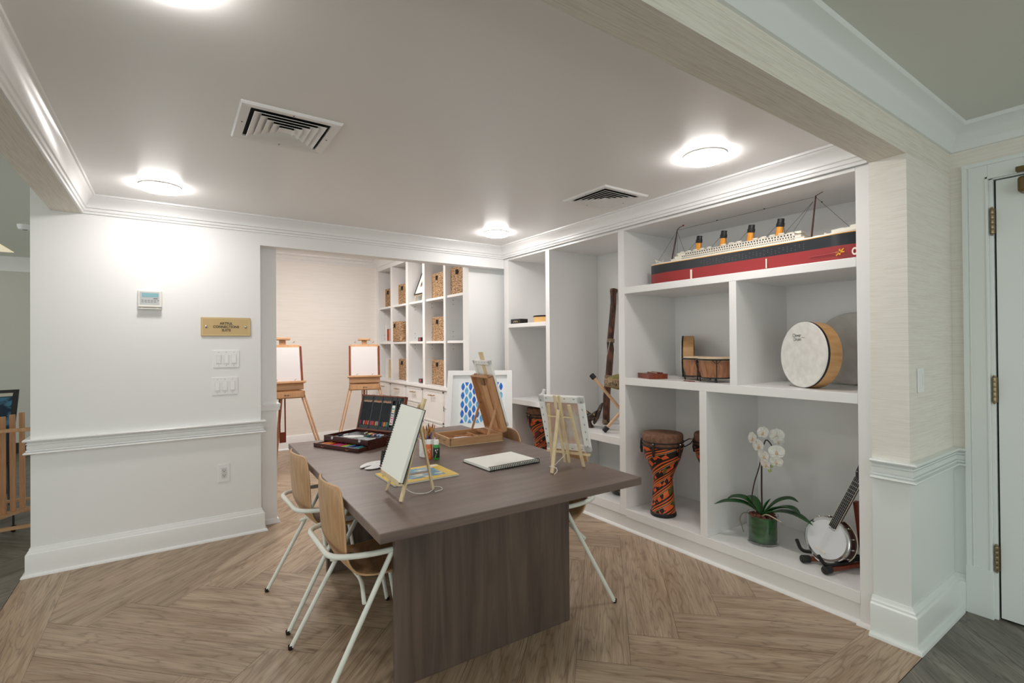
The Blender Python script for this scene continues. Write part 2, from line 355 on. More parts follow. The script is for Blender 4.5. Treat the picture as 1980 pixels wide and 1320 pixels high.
struct('baseboard_rear', MB().sweep([(-.002, .20), (.012, .196), (.022, .17), (.022, .02), (.04, .012), (.042, 0), (-.002, 0)], [(-.65, 4.8), (-.65, 7.78), (2.70, 7.78)], side=-1), TRIM, smooth=30)
struct('baseboard_left_hall', MB().sweep([(-.002, .15), (.015, .15), (.015, 0), (-.002, 0)], [(-5.9, 9.86), (-.77, 9.86)], side=-1), mat('dark_base', '#23241f', .5), smooth=30)

# ------------------------------------------------------------------ door on the right
dr = struct('door_1', MB().box((3.664, -.52, .012), (3.70, .707, 2.364)), HTRIM, bevel=.002, smooth=0)
mb = MB()   # casing: flat board with a back band and an inner bead, mitred corners drawn as overlapping boards
for (y0, y1, z0, z1) in ((.735, .838, .24, 2.455), (-.64, -.54, .24, 2.455), (-.54, .735, 2.378, 2.455)): mb.box((3.642, y0, z0), (3.665, y1, z1))
mb.box((3.634, .818, .24), (3.662, .840, 2.472)); mb.box((3.633, -.64, 2.453), (3.661, .8412, 2.475)); mb.box((3.636, .733, .24), (3.662, .745, 2.388)); mb.box((3.636, -.54, 2.376), (3.662, .745, 2.388))
mb.box((3.638, .808, .24), (3.662, .812, 2.46))
mb.box((3.630, .730, 0), (3.665, .842, .26)); mb.box((3.655, .7155, 0), (3.684, .734, 2.378)); mb.box((3.655, -.54, 2.370), (3.69, .734, 2.38))
struct('casing', mb, HTRIM, dr, bevel=.003, smooth=0)
struct('jamb_gap_shade', MB().box((3.685, .7075, 0), (3.70, .735, 2.376)).box((3.702, -.6, 0), (3.715, .735, 2.384)), BLACK, dr, smooth=0)  # black sheets paint the dark of the door gaps and stop light behind
for i, z in enumerate((2.145, 1.237, .33)):
    mb = MB(); mb.box((3.654, .709, z-.067), (3.6635, .727, z+.067))
    for k in range(5): mb.lathe([(.0001, 0), (.0085, 0), (.009, .002), (.009, .0245), (.0085, .0262), (.0001, .0262)], 14, 0, tr(3.648, .720, z-.0665+k*.0268))
    mb.ball((3.648, .720, z+.071), .007, 10); mb.ball((3.648, .720, z-.071), .007, 10)
    h = mb.build('hinge', BRASS, dr, smooth=40); h['label'] = 'brass five-knuckle door hinge'
mb = MB(); mb.box((3.585, -.05, 2.265), (3.662, .612, 2.345)); cl = mb.build('closer_body', mat('bronze_closer', '#6d5836', .35, .6), dr, bevel=.012); cl['label'] = 'bronze door closer body'
mb = MB(); mb.box((3.60, .1, 2.375), (3.64, .620, 2.40)); mb.box((3.60, .1, 2.345), (3.615, .13, 2.40)); mb.build('closer_arm', MATS['bronze_closer'], dr, bevel=.003)

# ------------------------------------------------------------------ built-in bookcase on the right
def bd(y0, y1, z0, z1, x0=XS, x1=3.64): return MB().box((x0, y0, z0), (x1, y1, z1))
bc = thing('built_in_bookcase', 'tall white built-in bookcase along the right side with deep open bays', 'bookcase', (0, 0, 0))
def bpart(name, mb, bev=.0025): return mb.build(name, SHELF, bc, bevel=bev, smooth=0)
mb = MB(); mb.box((XS, 1.058, 0), (3.64, 1.122, ZC-.01)); bpart('end_panel', mb)
bpart('divider', bd(2.757, 2.822, .12, 2.42)); bpart('divider', bd(3.713, 3.772, .12, 2.42))
mb = MB(); mb.box((XS, 4.42, 0), (3.64, 4.4995, 2.56)); bpart('end_panel', mb)
bpart('divider', bd(1.802, 1.852, 1.224, 1.902)); bpart('divider', bd(2.026, 2.082, .176, 1.172))
mb = MB(); mb.box((XS+.0005, 1.122, 2.41), (3.64, 4.42, 2.44)); bpart('top_board', mb)
mb = MB(); mb.box((XS, 1.122, 2.441), (3.02, 4.42, 2.559)); bpart('top_rail', mb)
for y0, y1, z0, z1 in ((1.122, 2.757, 1.900, 1.952), (1.122, 2.757, 1.170, 1.226), (1.122, 2.757, .112, .176), (2.822, 3.713, .672, .735), (2.822, 3.713, .12, .195), (3.772, 4.42, 1.681, 1.722), (3.772, 4.42, .872, .923), (3.772, 4.42, .12, .195)):
    bpart('shelf', bd(y0, y1, z0, z1, XS-.001))
bpart('back_panel', MB().box((3.6405, 1.06, .1), (3.659, 4.499, 2.55)), 0)
mb = MB(); mb.box((3.018, 1.122, 0), (3.04, 4.42, .112)); bpart('plinth', mb)
mb = MB().sweep([(-.002, .022), (.006, .02), (.013, .012), (.015, 0), (-.002, 0)], [(3.0, 4.42), (3.018, 4.42), (3.018, 1.122), (2.999, 1.122), (2.999, 1.057)], side=-1)
mb.build('shoe_moulding', SHELF, bc, smooth=40)

# ------------------------------------------------------------------ rear room cubbies and drawers
XC = 2.72
cb = thing('cubby_shelving', 'white five-column cubby shelving with woven baskets in the far room', 'shelving')
ST = [(7.70, 7.78), (7.105, 7.17), (6.50, 6.58), (5.95, 6.02), (5.355, 5.41), (4.762, 4.80)]
for y0, y1 in ST: MB().box((XC, y0, .99), (3.36, y1, 2.68)).build('divider', SHELF, cb, bevel=.002, smooth=0)
SHZ = [(2.10, 1.56)]*5
for i in range(5):
    for z in (2.10, 1.553): MB().box((XC+.02, ST[i+1][1], z-.03), (3.36, ST[i][0], z)).build('shelf', SHELF, cb, bevel=.002, smooth=0)
    for z in (1.45, 1.50, 1.60, 1.66, 1.99, 2.04): MB().box((XC+.10, ST[i][0]-.0012, z), (XC+.108, ST[i][0]+.001, z+.008)).build('pin_hole', BLACK, cb, smooth=0)
MB().box((XC, 4.762, 2.68), (3.36, 7.78, 2.85)).build('top_rail', SHELF, cb, smooth=0)
MB().box((3.355, 4.762, .99), (3.375, 7.78, 2.7)).build('back_panel', SHELF, cb, smooth=0)
bs = thing('drawer_cabinet', 'low white cabinet with brass-handled drawers under the far-room cubbies', 'cabinet')
MB().box((2.715, 4.764, .02), (3.37, 7.775, .955)).build('body', SHELF, bs, smooth=0)
MB().box((2.675, 4.764, .955), (3.37, 7.778, .99)).build('worktop', TRIM, bs, bevel=.003, smooth=0)
def front(y0, y1, z0, z1):
    mb = MB(); mb.box((2.70, y0, z0), (2.7148, y1, z1))
    t = .022
    for a, b in (((2.696, y0, z0), (2.70, y0+t, z1)), ((2.696, y1-t, z0), (2.70, y1, z1)), ((2.696, y0, z0), (2.70, y1, z0+t)), ((2.696, y0, z1-t), (2.70, y1, z1))): mb.box(a, b)
    f = mb.build('drawer', SHELF, bs, bevel=.0015, smooth=0); c = (y0+y1)/2; zz = z1-.062
    h = MB(); h.bar((2.668, c-.075, zz), (2.668, c+.075, zz), .012, .008); h.box((2.668, c-.05, zz-.004), (2.70, c-.042, zz+.004)); h.box((2.668, c+.042, zz-.004), (2.70, c+.05, zz+.004))
    h = h.build('handle', mat('brushed_brass', '#a8854e', .35, .9), f, smooth=0); h['label'] = 'brass bar pull'
for i in range(5):
    y0 = ST[i+1][1]-.035; y1 = ST[i][0]+.035
    if i == 3: front(y0+.01, y1-.01, .54, .935); front(y0+.01, y1-.01, .10, .52)
    else:
        for z0, z1 in ((.74, .935), (.54, .725), (.30, .525), (.10, .285)): front(y0+.01, y1-.01, z0, z1)

# woven baskets
BASKM = mat('woven_water_hyacinth', '#c59a6e', .75)
nt = BASKM.node_tree; b_ = nt.nodes['Principled BSDF']
tc = nt.nodes.new('ShaderNodeTexCoord'); mp = nt.nodes.new('ShaderNodeMapping'); mp.inputs['Scale'].default_value = (34, 34, 120)
nt.links.new(tc.outputs['Object'], mp.inputs[0]); vn = nt.nodes.new('ShaderNodeTexNoise'); vn.inputs['Scale'].default_value = 1; vn.inputs['Detail'].default_value = 4; vn.inputs['Distortion'].default_value = .8
nt.links.new(mp.outputs[0], vn.inputs['Vector']); rr = nt.nodes.new('ShaderNodeValToRGB'); rr.color_ramp.elements[0].position = .40; rr.color_ramp.elements[1].position = .62
rr.color_ramp.elements[0].color = S('#694a2f'); rr.color_ramp.elements[1].color = S('#d9b48a'); nt.links.new(vn.outputs[0], rr.inputs[0]); nt.links.new(rr.outputs[0], b_.inputs['Base Color'])
def basket_mb(wy, h, dx):
    """rows of twisted rope around a rounded box"""
    mb = MB(); n = max(8, int(h/.019)); r = .012
    for k in range(n):
        z = r+(h-2*r)*k/(n-1); pts = []; a, b_c, q = dx/2-r, wy/2-r, .03
        corners = [(a-q, b_c-q, 0), (-a+q, b_c-q, 90), (-a+q, -b_c+q, 180), (a-q, -b_c+q, 270)]
        for ci, (cx, cy, a0) in enumerate(corners):
            for t in (0, 30, 60, 90): th = math.radians(a0+t); pts.append((cx+q*math.cos(th), cy+q*math.sin(th), z))
            nx, ny, _ = corners[(ci+1) % 4]; th = math.radians(a0+90); x0 = cx+q*math.cos(th); y0 = cy+q*math.sin(th); x1 = nx+q*math.cos(th); y1 = ny+q*math.sin(th)
            L = math.hypot(x1-x0, y1-y0); m = int(L/.03)
            for i in range(1, m):
                f = i/m; w = .0028*math.sin(i*PI+k*PI); off = .003*(1 if (i+k) % 2 else -1)
                pts.append((x0+(x1-x0)*f+off*math.cos(th), y0+(y1-y0)*f+off*math.sin(th), z+w))
        mb.tube(pts, r, 6, closed=True)
    mb.box((-dx/2+.02, -wy/2+.02, .004), (dx/2-.02, wy/2-.02, .012)); return mb
def basket(y, z, wy, h, label, rz=0, x=2.83):
    t = thing('storage_basket', label, 'basket', (x+.14, y, z+.001), rz, 'woven baskets in the cubbies')
    basket_mb(wy, h, .30).build('woven_body', BASKM, t, smooth=60)
    mb = MB(); hz = h-.062
    mb.box((-.1565, -.026, hz-.028), (-.15, .026, hz+.026)); mb.build('hand_hole', mat('dark_opening', '#1b120c', .9), t, smooth=0)
basket(7.565, 2.101, .32, .30, 'woven basket in the upper left cubby beside the far wall', 0, 2.84)
basket(6.965, 2.101, .33, .31, 'woven basket in the top row, second cubby from the far wall', 3)
basket(5.79, 2.101, .40, .33, 'woven basket in the top row beside the leaning framed picture', -2)
basket(5.20, 2.101, .34, .33, 'woven basket top right, nearest to the doorway panel', 4, 2.80)
basket(7.03, 1.554, .43, .30, 'wide woven basket in the middle row overhanging its shelf', 0, 2.74)
basket(5.79, 1.554, .36, .31, 'woven basket in the middle row above the tall lower one')
basket(6.98, .992, .36, .31, 'woven basket on the worktop in the second cubby from the far wall')
basket(5.80, .992, .42, .32, 'woven basket on the worktop nearest the blue leaf picture')

# small things in the cubbies
tg = thing('picture', 'black-framed picture with white mat leaning in a top cubby', 'picture', (2.80, 6.255, 2.195))
M = rot(y=21); mb = MB()
for y0, y1, z0, z1 in ((-.205, .205, 0, .016), (-.205, .205, .384, .40), (-.205, -.189, 0, .40), (.189, .205, 0, .40)): mb.box((-.012, y0, z0), (.012, y1, z1), 0, M)
mb.build('frame', mat('black_frame', '#17171a', .3), tg, smooth=0)
MB().box((-.004, -.19, .015), (.004, .19, .385), 0, M).build('mat_board', PAPER, tg, smooth=0)
MB().box((-.006, -.10, .12), (-.0035, .10, .30), 0, M).build('art_print', mat('dark_portrait_print', '#c5a18d', .6, var='#2a2f33', scale=(9, 9, 9), range=(.42, .5)), tg, smooth=0)
sd = thing('picture_stand', 'small pale wooden stand under the leaning framed picture', 'stand', (2.815, 6.27, 2.101))
mb = MB(); mb.bar((-.03, -.10, 0), (-.01, -.10, .09), .02, .012); mb.bar((-.03, .14, 0), (-.01, .14, .09), .02, .012); mb.bar((-.012, -.13, .086), (-.012, .17, .086), .03, .006); mb.bar((.10, 0, 0), (.0, 0, .086), .02, .012); mb.build('stand_feet', PINE, sd, smooth=0)
def book(y, x, z, t_, d_, h_, c1, c2, label, group=None, rz=0):
    t = thing('book', label, 'book', (x, y, z+.0005), rz, group)
    mb = MB(); mb.box((0, -t_/2, 0), (d_, -t_/2+.003, h_)); mb.box((0, t_/2-.003, 0), (d_, t_/2, h_)); mb.box((0, -t_/2, 0), (.003, t_/2, h_)); mb.build('cover', mat('cover_'+c1.strip('#'), c1, .4), t, smooth=0)
    MB().box((.003, -t_/2+.003, .004), (d_-.004, t_/2-.003, h_-.004)).build('pages', PAPER, t, smooth=0)
    if c2: MB().box((-.0012, -t_/2+.004, h_*.05), (-.0002, t_/2-.004, h_*.72)).build('spine_art', mat('art_'+c2.strip('#'), c2, .4, var='#2f6a43', scale=(20, 20, 16), range=(.47, .5)), t, smooth=0)
t = thing('book', 'white book with red and green cover picture in the middle left cubby', 'book', (2.774, 7.50, 1.5535))
MB().box((0, 0, 0), (.215, .028, .278)).build('cover', mat('cover_white', '#f2f2f2', .4), t, smooth=0); MB().box((.003, .003, .2778), (.213, .025, .2795)).build('pages', PAPER, t, smooth=0)
MB().box((.014, -.001, .02), (.044, .0, .205)).build('cover_art', mat('art_red_green', '#d8481f', .4, var='#2f6a43', scale=(20, 20, 16), range=(.47, .5)), t, smooth=0)
MB().box((.052, -.001, .015), (.19, .0, .215)).build('pink_panel', mat('pink_panel', '#e9a3a3', .4), t, smooth=0)
book(4.93, 2.752, 1.553, .045, .16, .21, '#46a6b5', '#a58a6c', 'turquoise and brown book in the right cubby of the middle row')
for y, z, l in ((6.25, 1.553, 'small dark box with red label on the middle shelf'), (6.24, .991, 'small dark box with red label on the worktop')):
    t = thing('small_box', l, 'box', (2.78, y, z), 0, 'dark boxes in the middle cubbies')
    MB().box((0, -.05, 0), (.07, .05, .055)).build('carton', mat('dark_carton', '#2c2a2c', .4), t, bevel=.002, smooth=0)
    MB().box((-.001, -.018, .014), (0, .016, .046)).build('red_label', mat('red_label', '#e8505a', .5), t, smooth=0)
t = thing('leaning_canvas', 'thin white canvas leaning in the lower left cubby', 'canvas', (2.80, 7.60, .991)); M = rot(x=4)
MB().box((0, -.012, 0), (.3, .012, .30), 0, M).build('cloth', CANVAS, t, smooth=0); MB().box((.035, -.02, 0), (.3, -.012, .29), 0, M).build('wood_back', PINE, t, smooth=0)
t = thing('framed_print', 'dark picture frame leaning in the lower right cubby', 'picture', (2.84, 5.17, .991)); M = rot(x=17)
mb = MB(); mb.box((0, -.012, 0), (.36, .012, .42), 0, M); mb.build('frame', mat('black_frame', '#17171a', .3), t, smooth=0); MB().box((.012, -.02, .01), (.35, -.012, .41), 0, M).build('backing', BEECH, t, smooth=0)

# ------------------------------------------------------------------ ceiling lamps and vents
LENSM = {}
def lamp(x, y, z, r, power, label, group):
    t = thing('ceiling_light', label, 'light', (x, y, z), 0, group)
    MB().lathe([(.0001, 0), (r+.006, 0), (r+.006, -.008), (r, -.010)], 48, 0).build('base_ring', mat('grey_lamp_ring', '#b9b6b3', .5), t, smooth=40)
    key = round(power, 2)
    if key not in LENSM:
        m = bpy.data.materials.new('lamp_diffuser'); m.use_nodes = True; b = m.node_tree.nodes['Principled BSDF']
        b.inputs['Base Color'].default_value = (1, 1, 1, 1); b.inputs['Emission Color'].default_value = (1, .955, .92, 1) if key != FILL_HALL else (.86, 1, .93, 1); b.inputs['Emission Strength'].default_value = power; LENSM[key] = m
    MB().lathe([(r, -.009), (r, -.024), (r-.004, -.029), (r-.015, -.032), (.0001, -.034)], 48, 0).build('diffuser', LENSM[key], t, smooth=50)
lamp(-.058, 3.98, ZC, .112, LAMP_MAIN, 'round flush ceiling light over the wall with the thermostat', 'flush ceiling lights')
lamp(2.485, 1.67, ZC, .112, LAMP_MAIN, 'round flush ceiling light near the model ship bay', 'flush ceiling lights')
lamp(2.53, 3.92, ZC, .112, LAMP_MAIN, 'round flush ceiling light in the far right ceiling corner', 'flush ceiling lights')
lamp(-.03, 1.67, ZC, .112, LAMP_MAIN, 'round flush ceiling light at the near left, just out of view', 'flush ceiling lights')
for x, y, l in ((.95, 5.55, 'left one of the lights seen under the doorway head'), (1.75, 6.1, 'right one of the lights seen under the doorway head')):
    lamp(x, y, 2.85, .112, LAMP_REAR, l, 'far room lights')
lamp(1.9, -1.2, 2.70, .14, FILL_HALL, 'added hall fill light behind the viewpoint, unseen', 'added hall fill lights')  # unseen pair of hall lamps, added as fill for the room
lamp(-1.6, .1, 2.70, .14, FILL_HALL, 'added hall fill light at the left behind the viewpoint, unseen', 'added hall fill lights')
def vent(x, y, label, turn=0):
    t = thing('ceiling_vent', label, 'vent', (x, y, ZC), turn, 'ceiling vents'); s = .216
    mb = MB(); k = .172
    prof = [(s, 0), (s, -.004), (s-.006, -.012), (k, -.008), (k, .0)]
    rings = [[(q*a, q*b, z) for a, b in ((-1, -1), (1, -1), (1, 1), (-1, 1))] for q, z in prof]
    for i in range(len(rings)-1):
        for j in range(4): mb.add([rings[i][j], rings[i][(j+1) % 4], rings[i+1][(j+1) % 4], rings[i+1][j]], [(0, 1, 2, 3)])
    mb.build('frame', TRIM, t, smooth=0)
    MB().add([(-k, -k, -.0005), (k, -k, -.0005), (k, k, -.0005), (-k, k, -.0005)], [(0, 1, 2, 3)]).build('dark_duct', mat('duct_black', '#0b0b0b', .9), t, smooth=0)
    for i in range(5):
        mb = MB(); o = .156-.030*i; inn = o-.033
        for j, (a, b) in enumerate(((-1, -1), (1, -1), (1, 1), (-1, 1))):
            c, d_ = ((1, -1), (1, 1), (-1, 1), (-1, -1))[j]
            vs = [(o*a, o*b, -.013), (o*c, o*d_, -.013), (inn*c, inn*d_, -.0015), (inn*a, inn*b, -.0015)]
            mb.add(vs+[(v[0]*.993, v[1]*.993, v[2]-.0012) for v in vs], [(0, 1, 2, 3), (7, 6, 5, 4), (0, 4, 5, 1), (3, 2, 6, 7)])
        mb.build('louver', TRIM, t, smooth=0)
    MB().box((-.022, -.022, -.010), (.022, .022, -.006)).build('centre_plate', TRIM, t, smooth=0)
    for a, b in ((.19, 0), (-.19, 0), (0, .19), (0, -.19)): MB().ball((a, b, -.0105), .004, 8, 0, (1, 1, .4)).build('screw', mat('dark_screw', '#3a3a3a', .4, .8), t)
vent(.463, 2.604, 'large square ceiling vent in the middle of the ceiling')
vent(2.595, 2.562, 'square ceiling vent beside the crown over the bookcase')

# ------------------------------------------------------------------ wall fittings on the left wall
def plate(name, x, z, w, h, label, cat, group=None):
    t = thing(name, label, cat, (x, YB-.0005, z), 0, group); return t
def rockers(t, w, h, ups):
    MB().box((-w/2, -.006, -h/2), (w/2, 0, h/2)).build('wall_plate', WPLAST, t, bevel=.002, smooth=0)
    n = len(ups); sx = w/(n+.35)
    for i, up in enumerate(ups):
        cx = (i-(n-1)/2)*sx*.98
        MB().box((cx-.0175, -.0075, -.036), (cx+.0175, -.0058, .036)).build('switch_frame', mat('switch_frame_grey', '#dcdcdc', .4), t, smooth=0)
        mb = MB(); a, b = (-.010, -.0125) if up else (-.0125, -.010)
        mb.add([(cx-.015, -.007, -.033), (cx+.015, -.007, -.033), (cx+.015, -.007, .033), (cx-.015, -.007, .033), (cx-.015, a, -.033), (cx+.015, a, -.033), (cx+.015, b, .033), (cx-.015, b, .033)],
               [(4, 5, 6, 7), (0, 1, 5, 4), (2, 3, 7, 6), (1, 2, 6, 5), (3, 0, 4, 7)]); mb.build('rocker', WPLAST, t, smooth=0)
    for i in range(n):
        cx = (i-(n-1)/2)*sx*.98
        for z in (-.052, .052): MB().box((cx-.0022, -.0072, z-.0022), (cx+.0022, -.0058, z+.0022)).build('screw', mat('grey_screw', '#9a9a9a', .4, .5), t, smooth=0)
t = plate('light_switch', .356, 1.404, .178, .136, 'white triple rocker switch plate just below the brass sign', 'switch', 'triple light switches'); rockers(t, .178, .136, (1, 0, 0))
t = plate('light_switch', .346, 1.192, .178, .136, 'white triple rocker switch plate, the lower of the two', 'switch', 'triple light switches'); rockers(t, .178, .136, (0, 0, 0))
t = plate('power_outlet', .337, .509, .08, .136, 'white double power outlet low on the wall near the doorway', 'outlet')
MB().box((-.04, -.006, -.068), (.04, 0, .068)).build('wall_plate', WPLAST, t, bevel=.002, smooth=0)
MB().box((-.0175, -.009, -.04), (.0175, -.0055, .04)).build('receptacle', mat('switch_frame_grey', '#dcdcdc', .4), t, bevel=.001, smooth=0)
mb = MB()
for z in (-.019, .019):
    mb.box((-.0085, -.0096, z-.002), (-.0060, -.0088, z+.008)); mb.box((.0055, -.0096, z-.002), (.0080, -.0088, z+.007)); mb.lathe([(.003, 0), (.003, .001), (.0001, .001)], 10, 0, tr(0, -.0088, z-.009) @ rot(x=90))
mb.build('sockets', BLACK, t, smooth=0)
t = plate('name_sign', .356, 1.657, .34, .147, 'gold name sign reading artful connections suite on the wall', 'sign')
MB().box((-.170, -.012, -.0735), (.170, -.003, .0735)).build('gold_plate', GOLD, t, bevel=.0035, smooth=0)
mb = MB()
for a in ((-.162, -.0128, -.0655, .162, -.0121, -.064), (-.162, -.0128, .064, .162, -.0121, .0655), (-.162, -.0128, -.0655, -.1605, -.0121, .0655), (.1605, -.0128, -.0655, .162, -.0121, .0655)): mb.box(a[:3], a[3:])
mb.build('border_line', mat('pale_gold_line', '#f0dfb4', .3, .5), t, smooth=0)
for x in (-.135, .135): MB().lathe([(.0001, .007), (.007, .006), (.0105, .003), (.0115, 0)], 20, 0, tr(x, -.012, 0) @ rot(x=90)).build('stud', CHROME, t)
MT = basis((0, -.0125, 0), (1, 0, 0), (0, 0, 1), (0, -1, 0))
for i, s_ in enumerate(('ARTFUL', 'CONNECTIONS', 'SUITE')): text_mesh('lettering', s_, .0275, BLACK, t, basis((0, -.0125, .026-.026*i-.001), (.90, 0, 0), (0, 0, 1), (0, -1, 0)), bold=.0006)
t = plate('thermostat', -.129, 1.852, .14, .13, 'white wall thermostat with blue display and open flap', 'thermostat')
MB().box((-.072, -.022, -.058), (.072, 0, .065)).build('housing', mat('thermostat_white', '#e6e4de', .45), t, bevel=.005, smooth=0)
MB().box((-.060, -.0232, -.04), (.055, -.0218, .054)).build('control_panel', mat('silver_panel', '#c3c5c6', .4, .2), t, bevel=.001, smooth=0)
MB().box((-.048, -.0245, .016), (.050, -.0228, .044)).build('display', mat('blue_lcd', '#86b6c0', .25), t, smooth=0)
mb = MB()
for i in range(6):
    for j, z in enumerate((-.008, -.020)):
        if i == 5 and j == 1: continue
        mb.box((-.050+i*.0185, -.0246, z-.003), (-.038+i*.0185, -.023, z+.0025))
mb.build('buttons', mat('button_grey', '#8b8c8d', .5), t, smooth=0)
mb = MB(); mb.box((.02, -.0246, .003), (.045, -.023, .008)); mb.build('button', mat('button_dark', '#55575a', .5), t, smooth=0)
mb = MB(); mb.box((-.070, -.040, -.072), (.070, -.020, -.066)); mb.box((-.052, -.036, -.078), (-.044, -.03, -.064)); mb.box((.04, -.036, -.078), (.048, -.03, -.064)); mb.build('flap', MATS['thermostat_white'], t, smooth=0)
mb = MB(); mb.box((-.066, -.021, -.0655), (.066, -.0195, -.052)); mb.build('flap_shadow_strip', mat('flap_shadow_grey', '#7d7a70', .5), t, smooth=0)  # grey strip paints the shadow between housing and open flap
t = thing('dimmer_switch', 'slim white dimmer switch on the papered column beside the door', 'switch', (3.132, .8945, 1.302))
MB().box((-.040, -.007, -.062), (.040, 0, .062)).build('wall_plate', WPLAST, t, bevel=.003, smooth=0)
MB().box((-.016, -.010, -.038), (.006, -.0065, .038)).build('paddle', WPLAST, t, bevel=.002, smooth=0)
MB().box((.010, -.0085, -.03), (.016, -.0065, .03)).build('slider', mat('switch_frame_grey', '#dcdcdc', .4), t, smooth=0)

# ------------------------------------------------------------------ table
tb = thing('work_table', 'large grey-brown wooden work table in the middle of the room', 'table', (1.3215, 2.7255, 0), -1.6)
MB().box((-.678, -1.002, .781), (.678, 1.002, .82)).build('tabletop', TABLE, tb, bevel=.004, smooth=0)
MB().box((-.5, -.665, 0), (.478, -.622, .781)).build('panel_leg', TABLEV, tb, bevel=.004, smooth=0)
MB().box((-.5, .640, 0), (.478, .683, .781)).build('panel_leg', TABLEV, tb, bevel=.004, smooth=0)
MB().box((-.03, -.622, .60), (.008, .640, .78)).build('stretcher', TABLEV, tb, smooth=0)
TZ = .8205

# ------------------------------------------------------------------ chairs (x forward)
def bez(pts, n=8, r=.08):
    """round the corners of a polyline"""
    P = [Vector(p) for p in pts]; out = [P[0]]
    for i in range(1, len(P)-1):
        a = P[i-1]-P[i]; b = P[i+1]-P[i]; k = min(r, a.length*.45, b.length*.45); p0 = P[i]+a.normalized()*k; p1 = P[i]+b.normalized()*k
        for j in range(n+1): t = j/n; out.append(p0*(1-t)**2+P[i]*2*t*(1-t)+p1*t*t)
    out.append(P[-1]); return out
def make_chair(label):
    t = thing('plywood_armchair', label, 'chair', (0, 0, 0), 0, 'plywood chairs around the work table')
    prof = [(-.190, .890), (-.189, .845), (-.186, .785), (-.180, .71), (-.170, .64), (-.153, .575), (-.125, .52), (-.085, .483), (-.03, .465), (.05, .462), (.13, .468), (.20, .472), (.235, .466), (.255, .448)]
    hw = [.155, .198, .210, .214, .214, .210, .203, .198, .198, .202, .206, .206, .196, .165]
    rows = []
    for (x, z), w in zip(prof, hw):
        r = []
        for j in range(15):
            s = j/7-1; up = max(0, min(1, (z-.5)/.2)); r.append((x+.034*s*s*up, w*s, z+(.012*s*s*(1-up))-(.006*s**6 if z > .88 else 0)))
        rows.append(r)
    sh = MB().grid(rows).build('seat_shell', [PLY, PLYE], t, smooth=60, solid=.013, subsurf=1)
    sh.modifiers['solid'].material_offset_rim = 1
    for o in list(sh.modifiers): pass
    loop = bez([(.15, -.245, .592), (-.06, -.262, .600), (-.212, -.205, .602), (-.212, .205, .602), (-.06, .262, .600), (.15, .245, .592)], 8, .075)
    MB().tube(loop, .0125, 12).build('arm_loop', TUBEM, t, smooth=60)
    for sy in (-1, 1):
        l = MB().tube([(.045, sy*.253, .59), (-.275, sy*.280, .012)], .0115, 12).build('leg', TUBEM, t, smooth=60)
        MB().lathe([(.0001, 0), (.010, 0), (.0125, .006), (.0125, .02), (.0115, .021)], 14, 0, tr(-.279, sy*.280, 0)).build('foot_cap', BLACK, l, smooth=40)
        l = MB().tube(bez([(.10, sy*.2455, .592), (.155, sy*.248, .590), (.185, sy*.252, .50), (.268, sy*.262, .012)], 6, .05), .0115, 12).build('leg', TUBEM, t, smooth=60)
        MB().lathe([(.0001, 0), (.010, 0), (.0125, .006), (.0125, .02), (.0115, .021)], 14, 0, tr(.270, sy*.262, 0)).build('foot_cap', BLACK, l, smooth=40)
    mb = MB(); mb.tube(bez([(-.085, -.262, .40), (-.06, -.15, .449), (-.06, .15, .449), (-.085, .262, .40)], 6, .05), .009, 10); mb.tube(bez([(.21, -.255, .40), (.17, -.15, .452), (.17, .15, .452), (.21, .255, .40)], 6, .05), .009, 10)
    mb.bar((-.07, -.1, .455), (.17, -.1, .458), .02, .005); mb.bar((-.07, .1, .455), (.17, .1, .458), .02, .005)
    mb.build('seat_support', TUBEM, t, smooth=60)
    for sy in (-1, 1): MB().tube([(-.128, sy*.206, .600), (-.10, sy*.252, .600)], .008, 10).build('spacer', BLACK, t, smooth=60)
    return t
ch = make_chair('nearest plywood chair with green-white tube legs, at the left side of the table'); ch.location = (.76, 2.37, 0)
for x, y, rz, l in ((.765, 3.085, 2, 'second plywood chair on the left side of the table, by the art box end'), (1.865, 2.345, 174, 'plywood chair tucked under the near right side, its foot showing right of the table leg'), (1.868, 3.035, 178, 'plywood chair at the far right side, backrest showing behind the wooden easel box')):
    c = copy_tree(ch); c.location = (x, y, 0); c.rotation_euler = (0, 0, math.radians(rz)); c['label'] = l

# ------------------------------------------------------------------ art set box on the table
ab = thing('art_set_box', 'open dark mahogany art set box with lid up and drawer pulled out', 'art box', (.872-.018*.435, 3.537+.018*.9, TZ), -64.2)
DG = mat('dark_grey_tray_plastic', '#33373a', .5); w_, d_, h_ = .425, .292, .065
mb = MB(); t_ = .008
mb.box((0, 0, .028), (w_, t_, h_)); mb.box((0, d_-t_, 0), (w_, d_, h_)); mb.box((0, 0, 0), (t_, d_, h_)); mb.box((w_-t_, 0, 0), (w_, d_, h_)); mb.box((t_, t_, .027), (w_-t_, d_-t_, .031))
mb.build('box_body', MAHO, ab, bevel=.0015, smooth=0)
mb = MB(); mb.box((t_, t_, .031), (w_-t_, d_-t_, .048)); mb.build('tray', DG, ab, smooth=0)
mb = MB(); dz = -.085
mb.box((0, dz, 0), (w_, dz+t_, .027)); mb.box((.009, dz, 0), (.009+t_, .20, .025)); mb.box((w_-.009-t_, dz, 0), (w_-.009, .20, .025)); mb.box((.009, dz, 0), (w_-.009, .20, .005))
dw = mb.build('drawer', MAHO, ab, bevel=.001, smooth=0)
for x in (.095, .325): MB().tube([(x-.014, dz-.001, .013), (x-.008, dz-.007, .010), (x+.008, dz-.007, .010), (x+.014, dz-.001, .013)], .0022, 8).build('drawer_pull', mat('copper_pull', '#b5735a', .3, .8), dw)
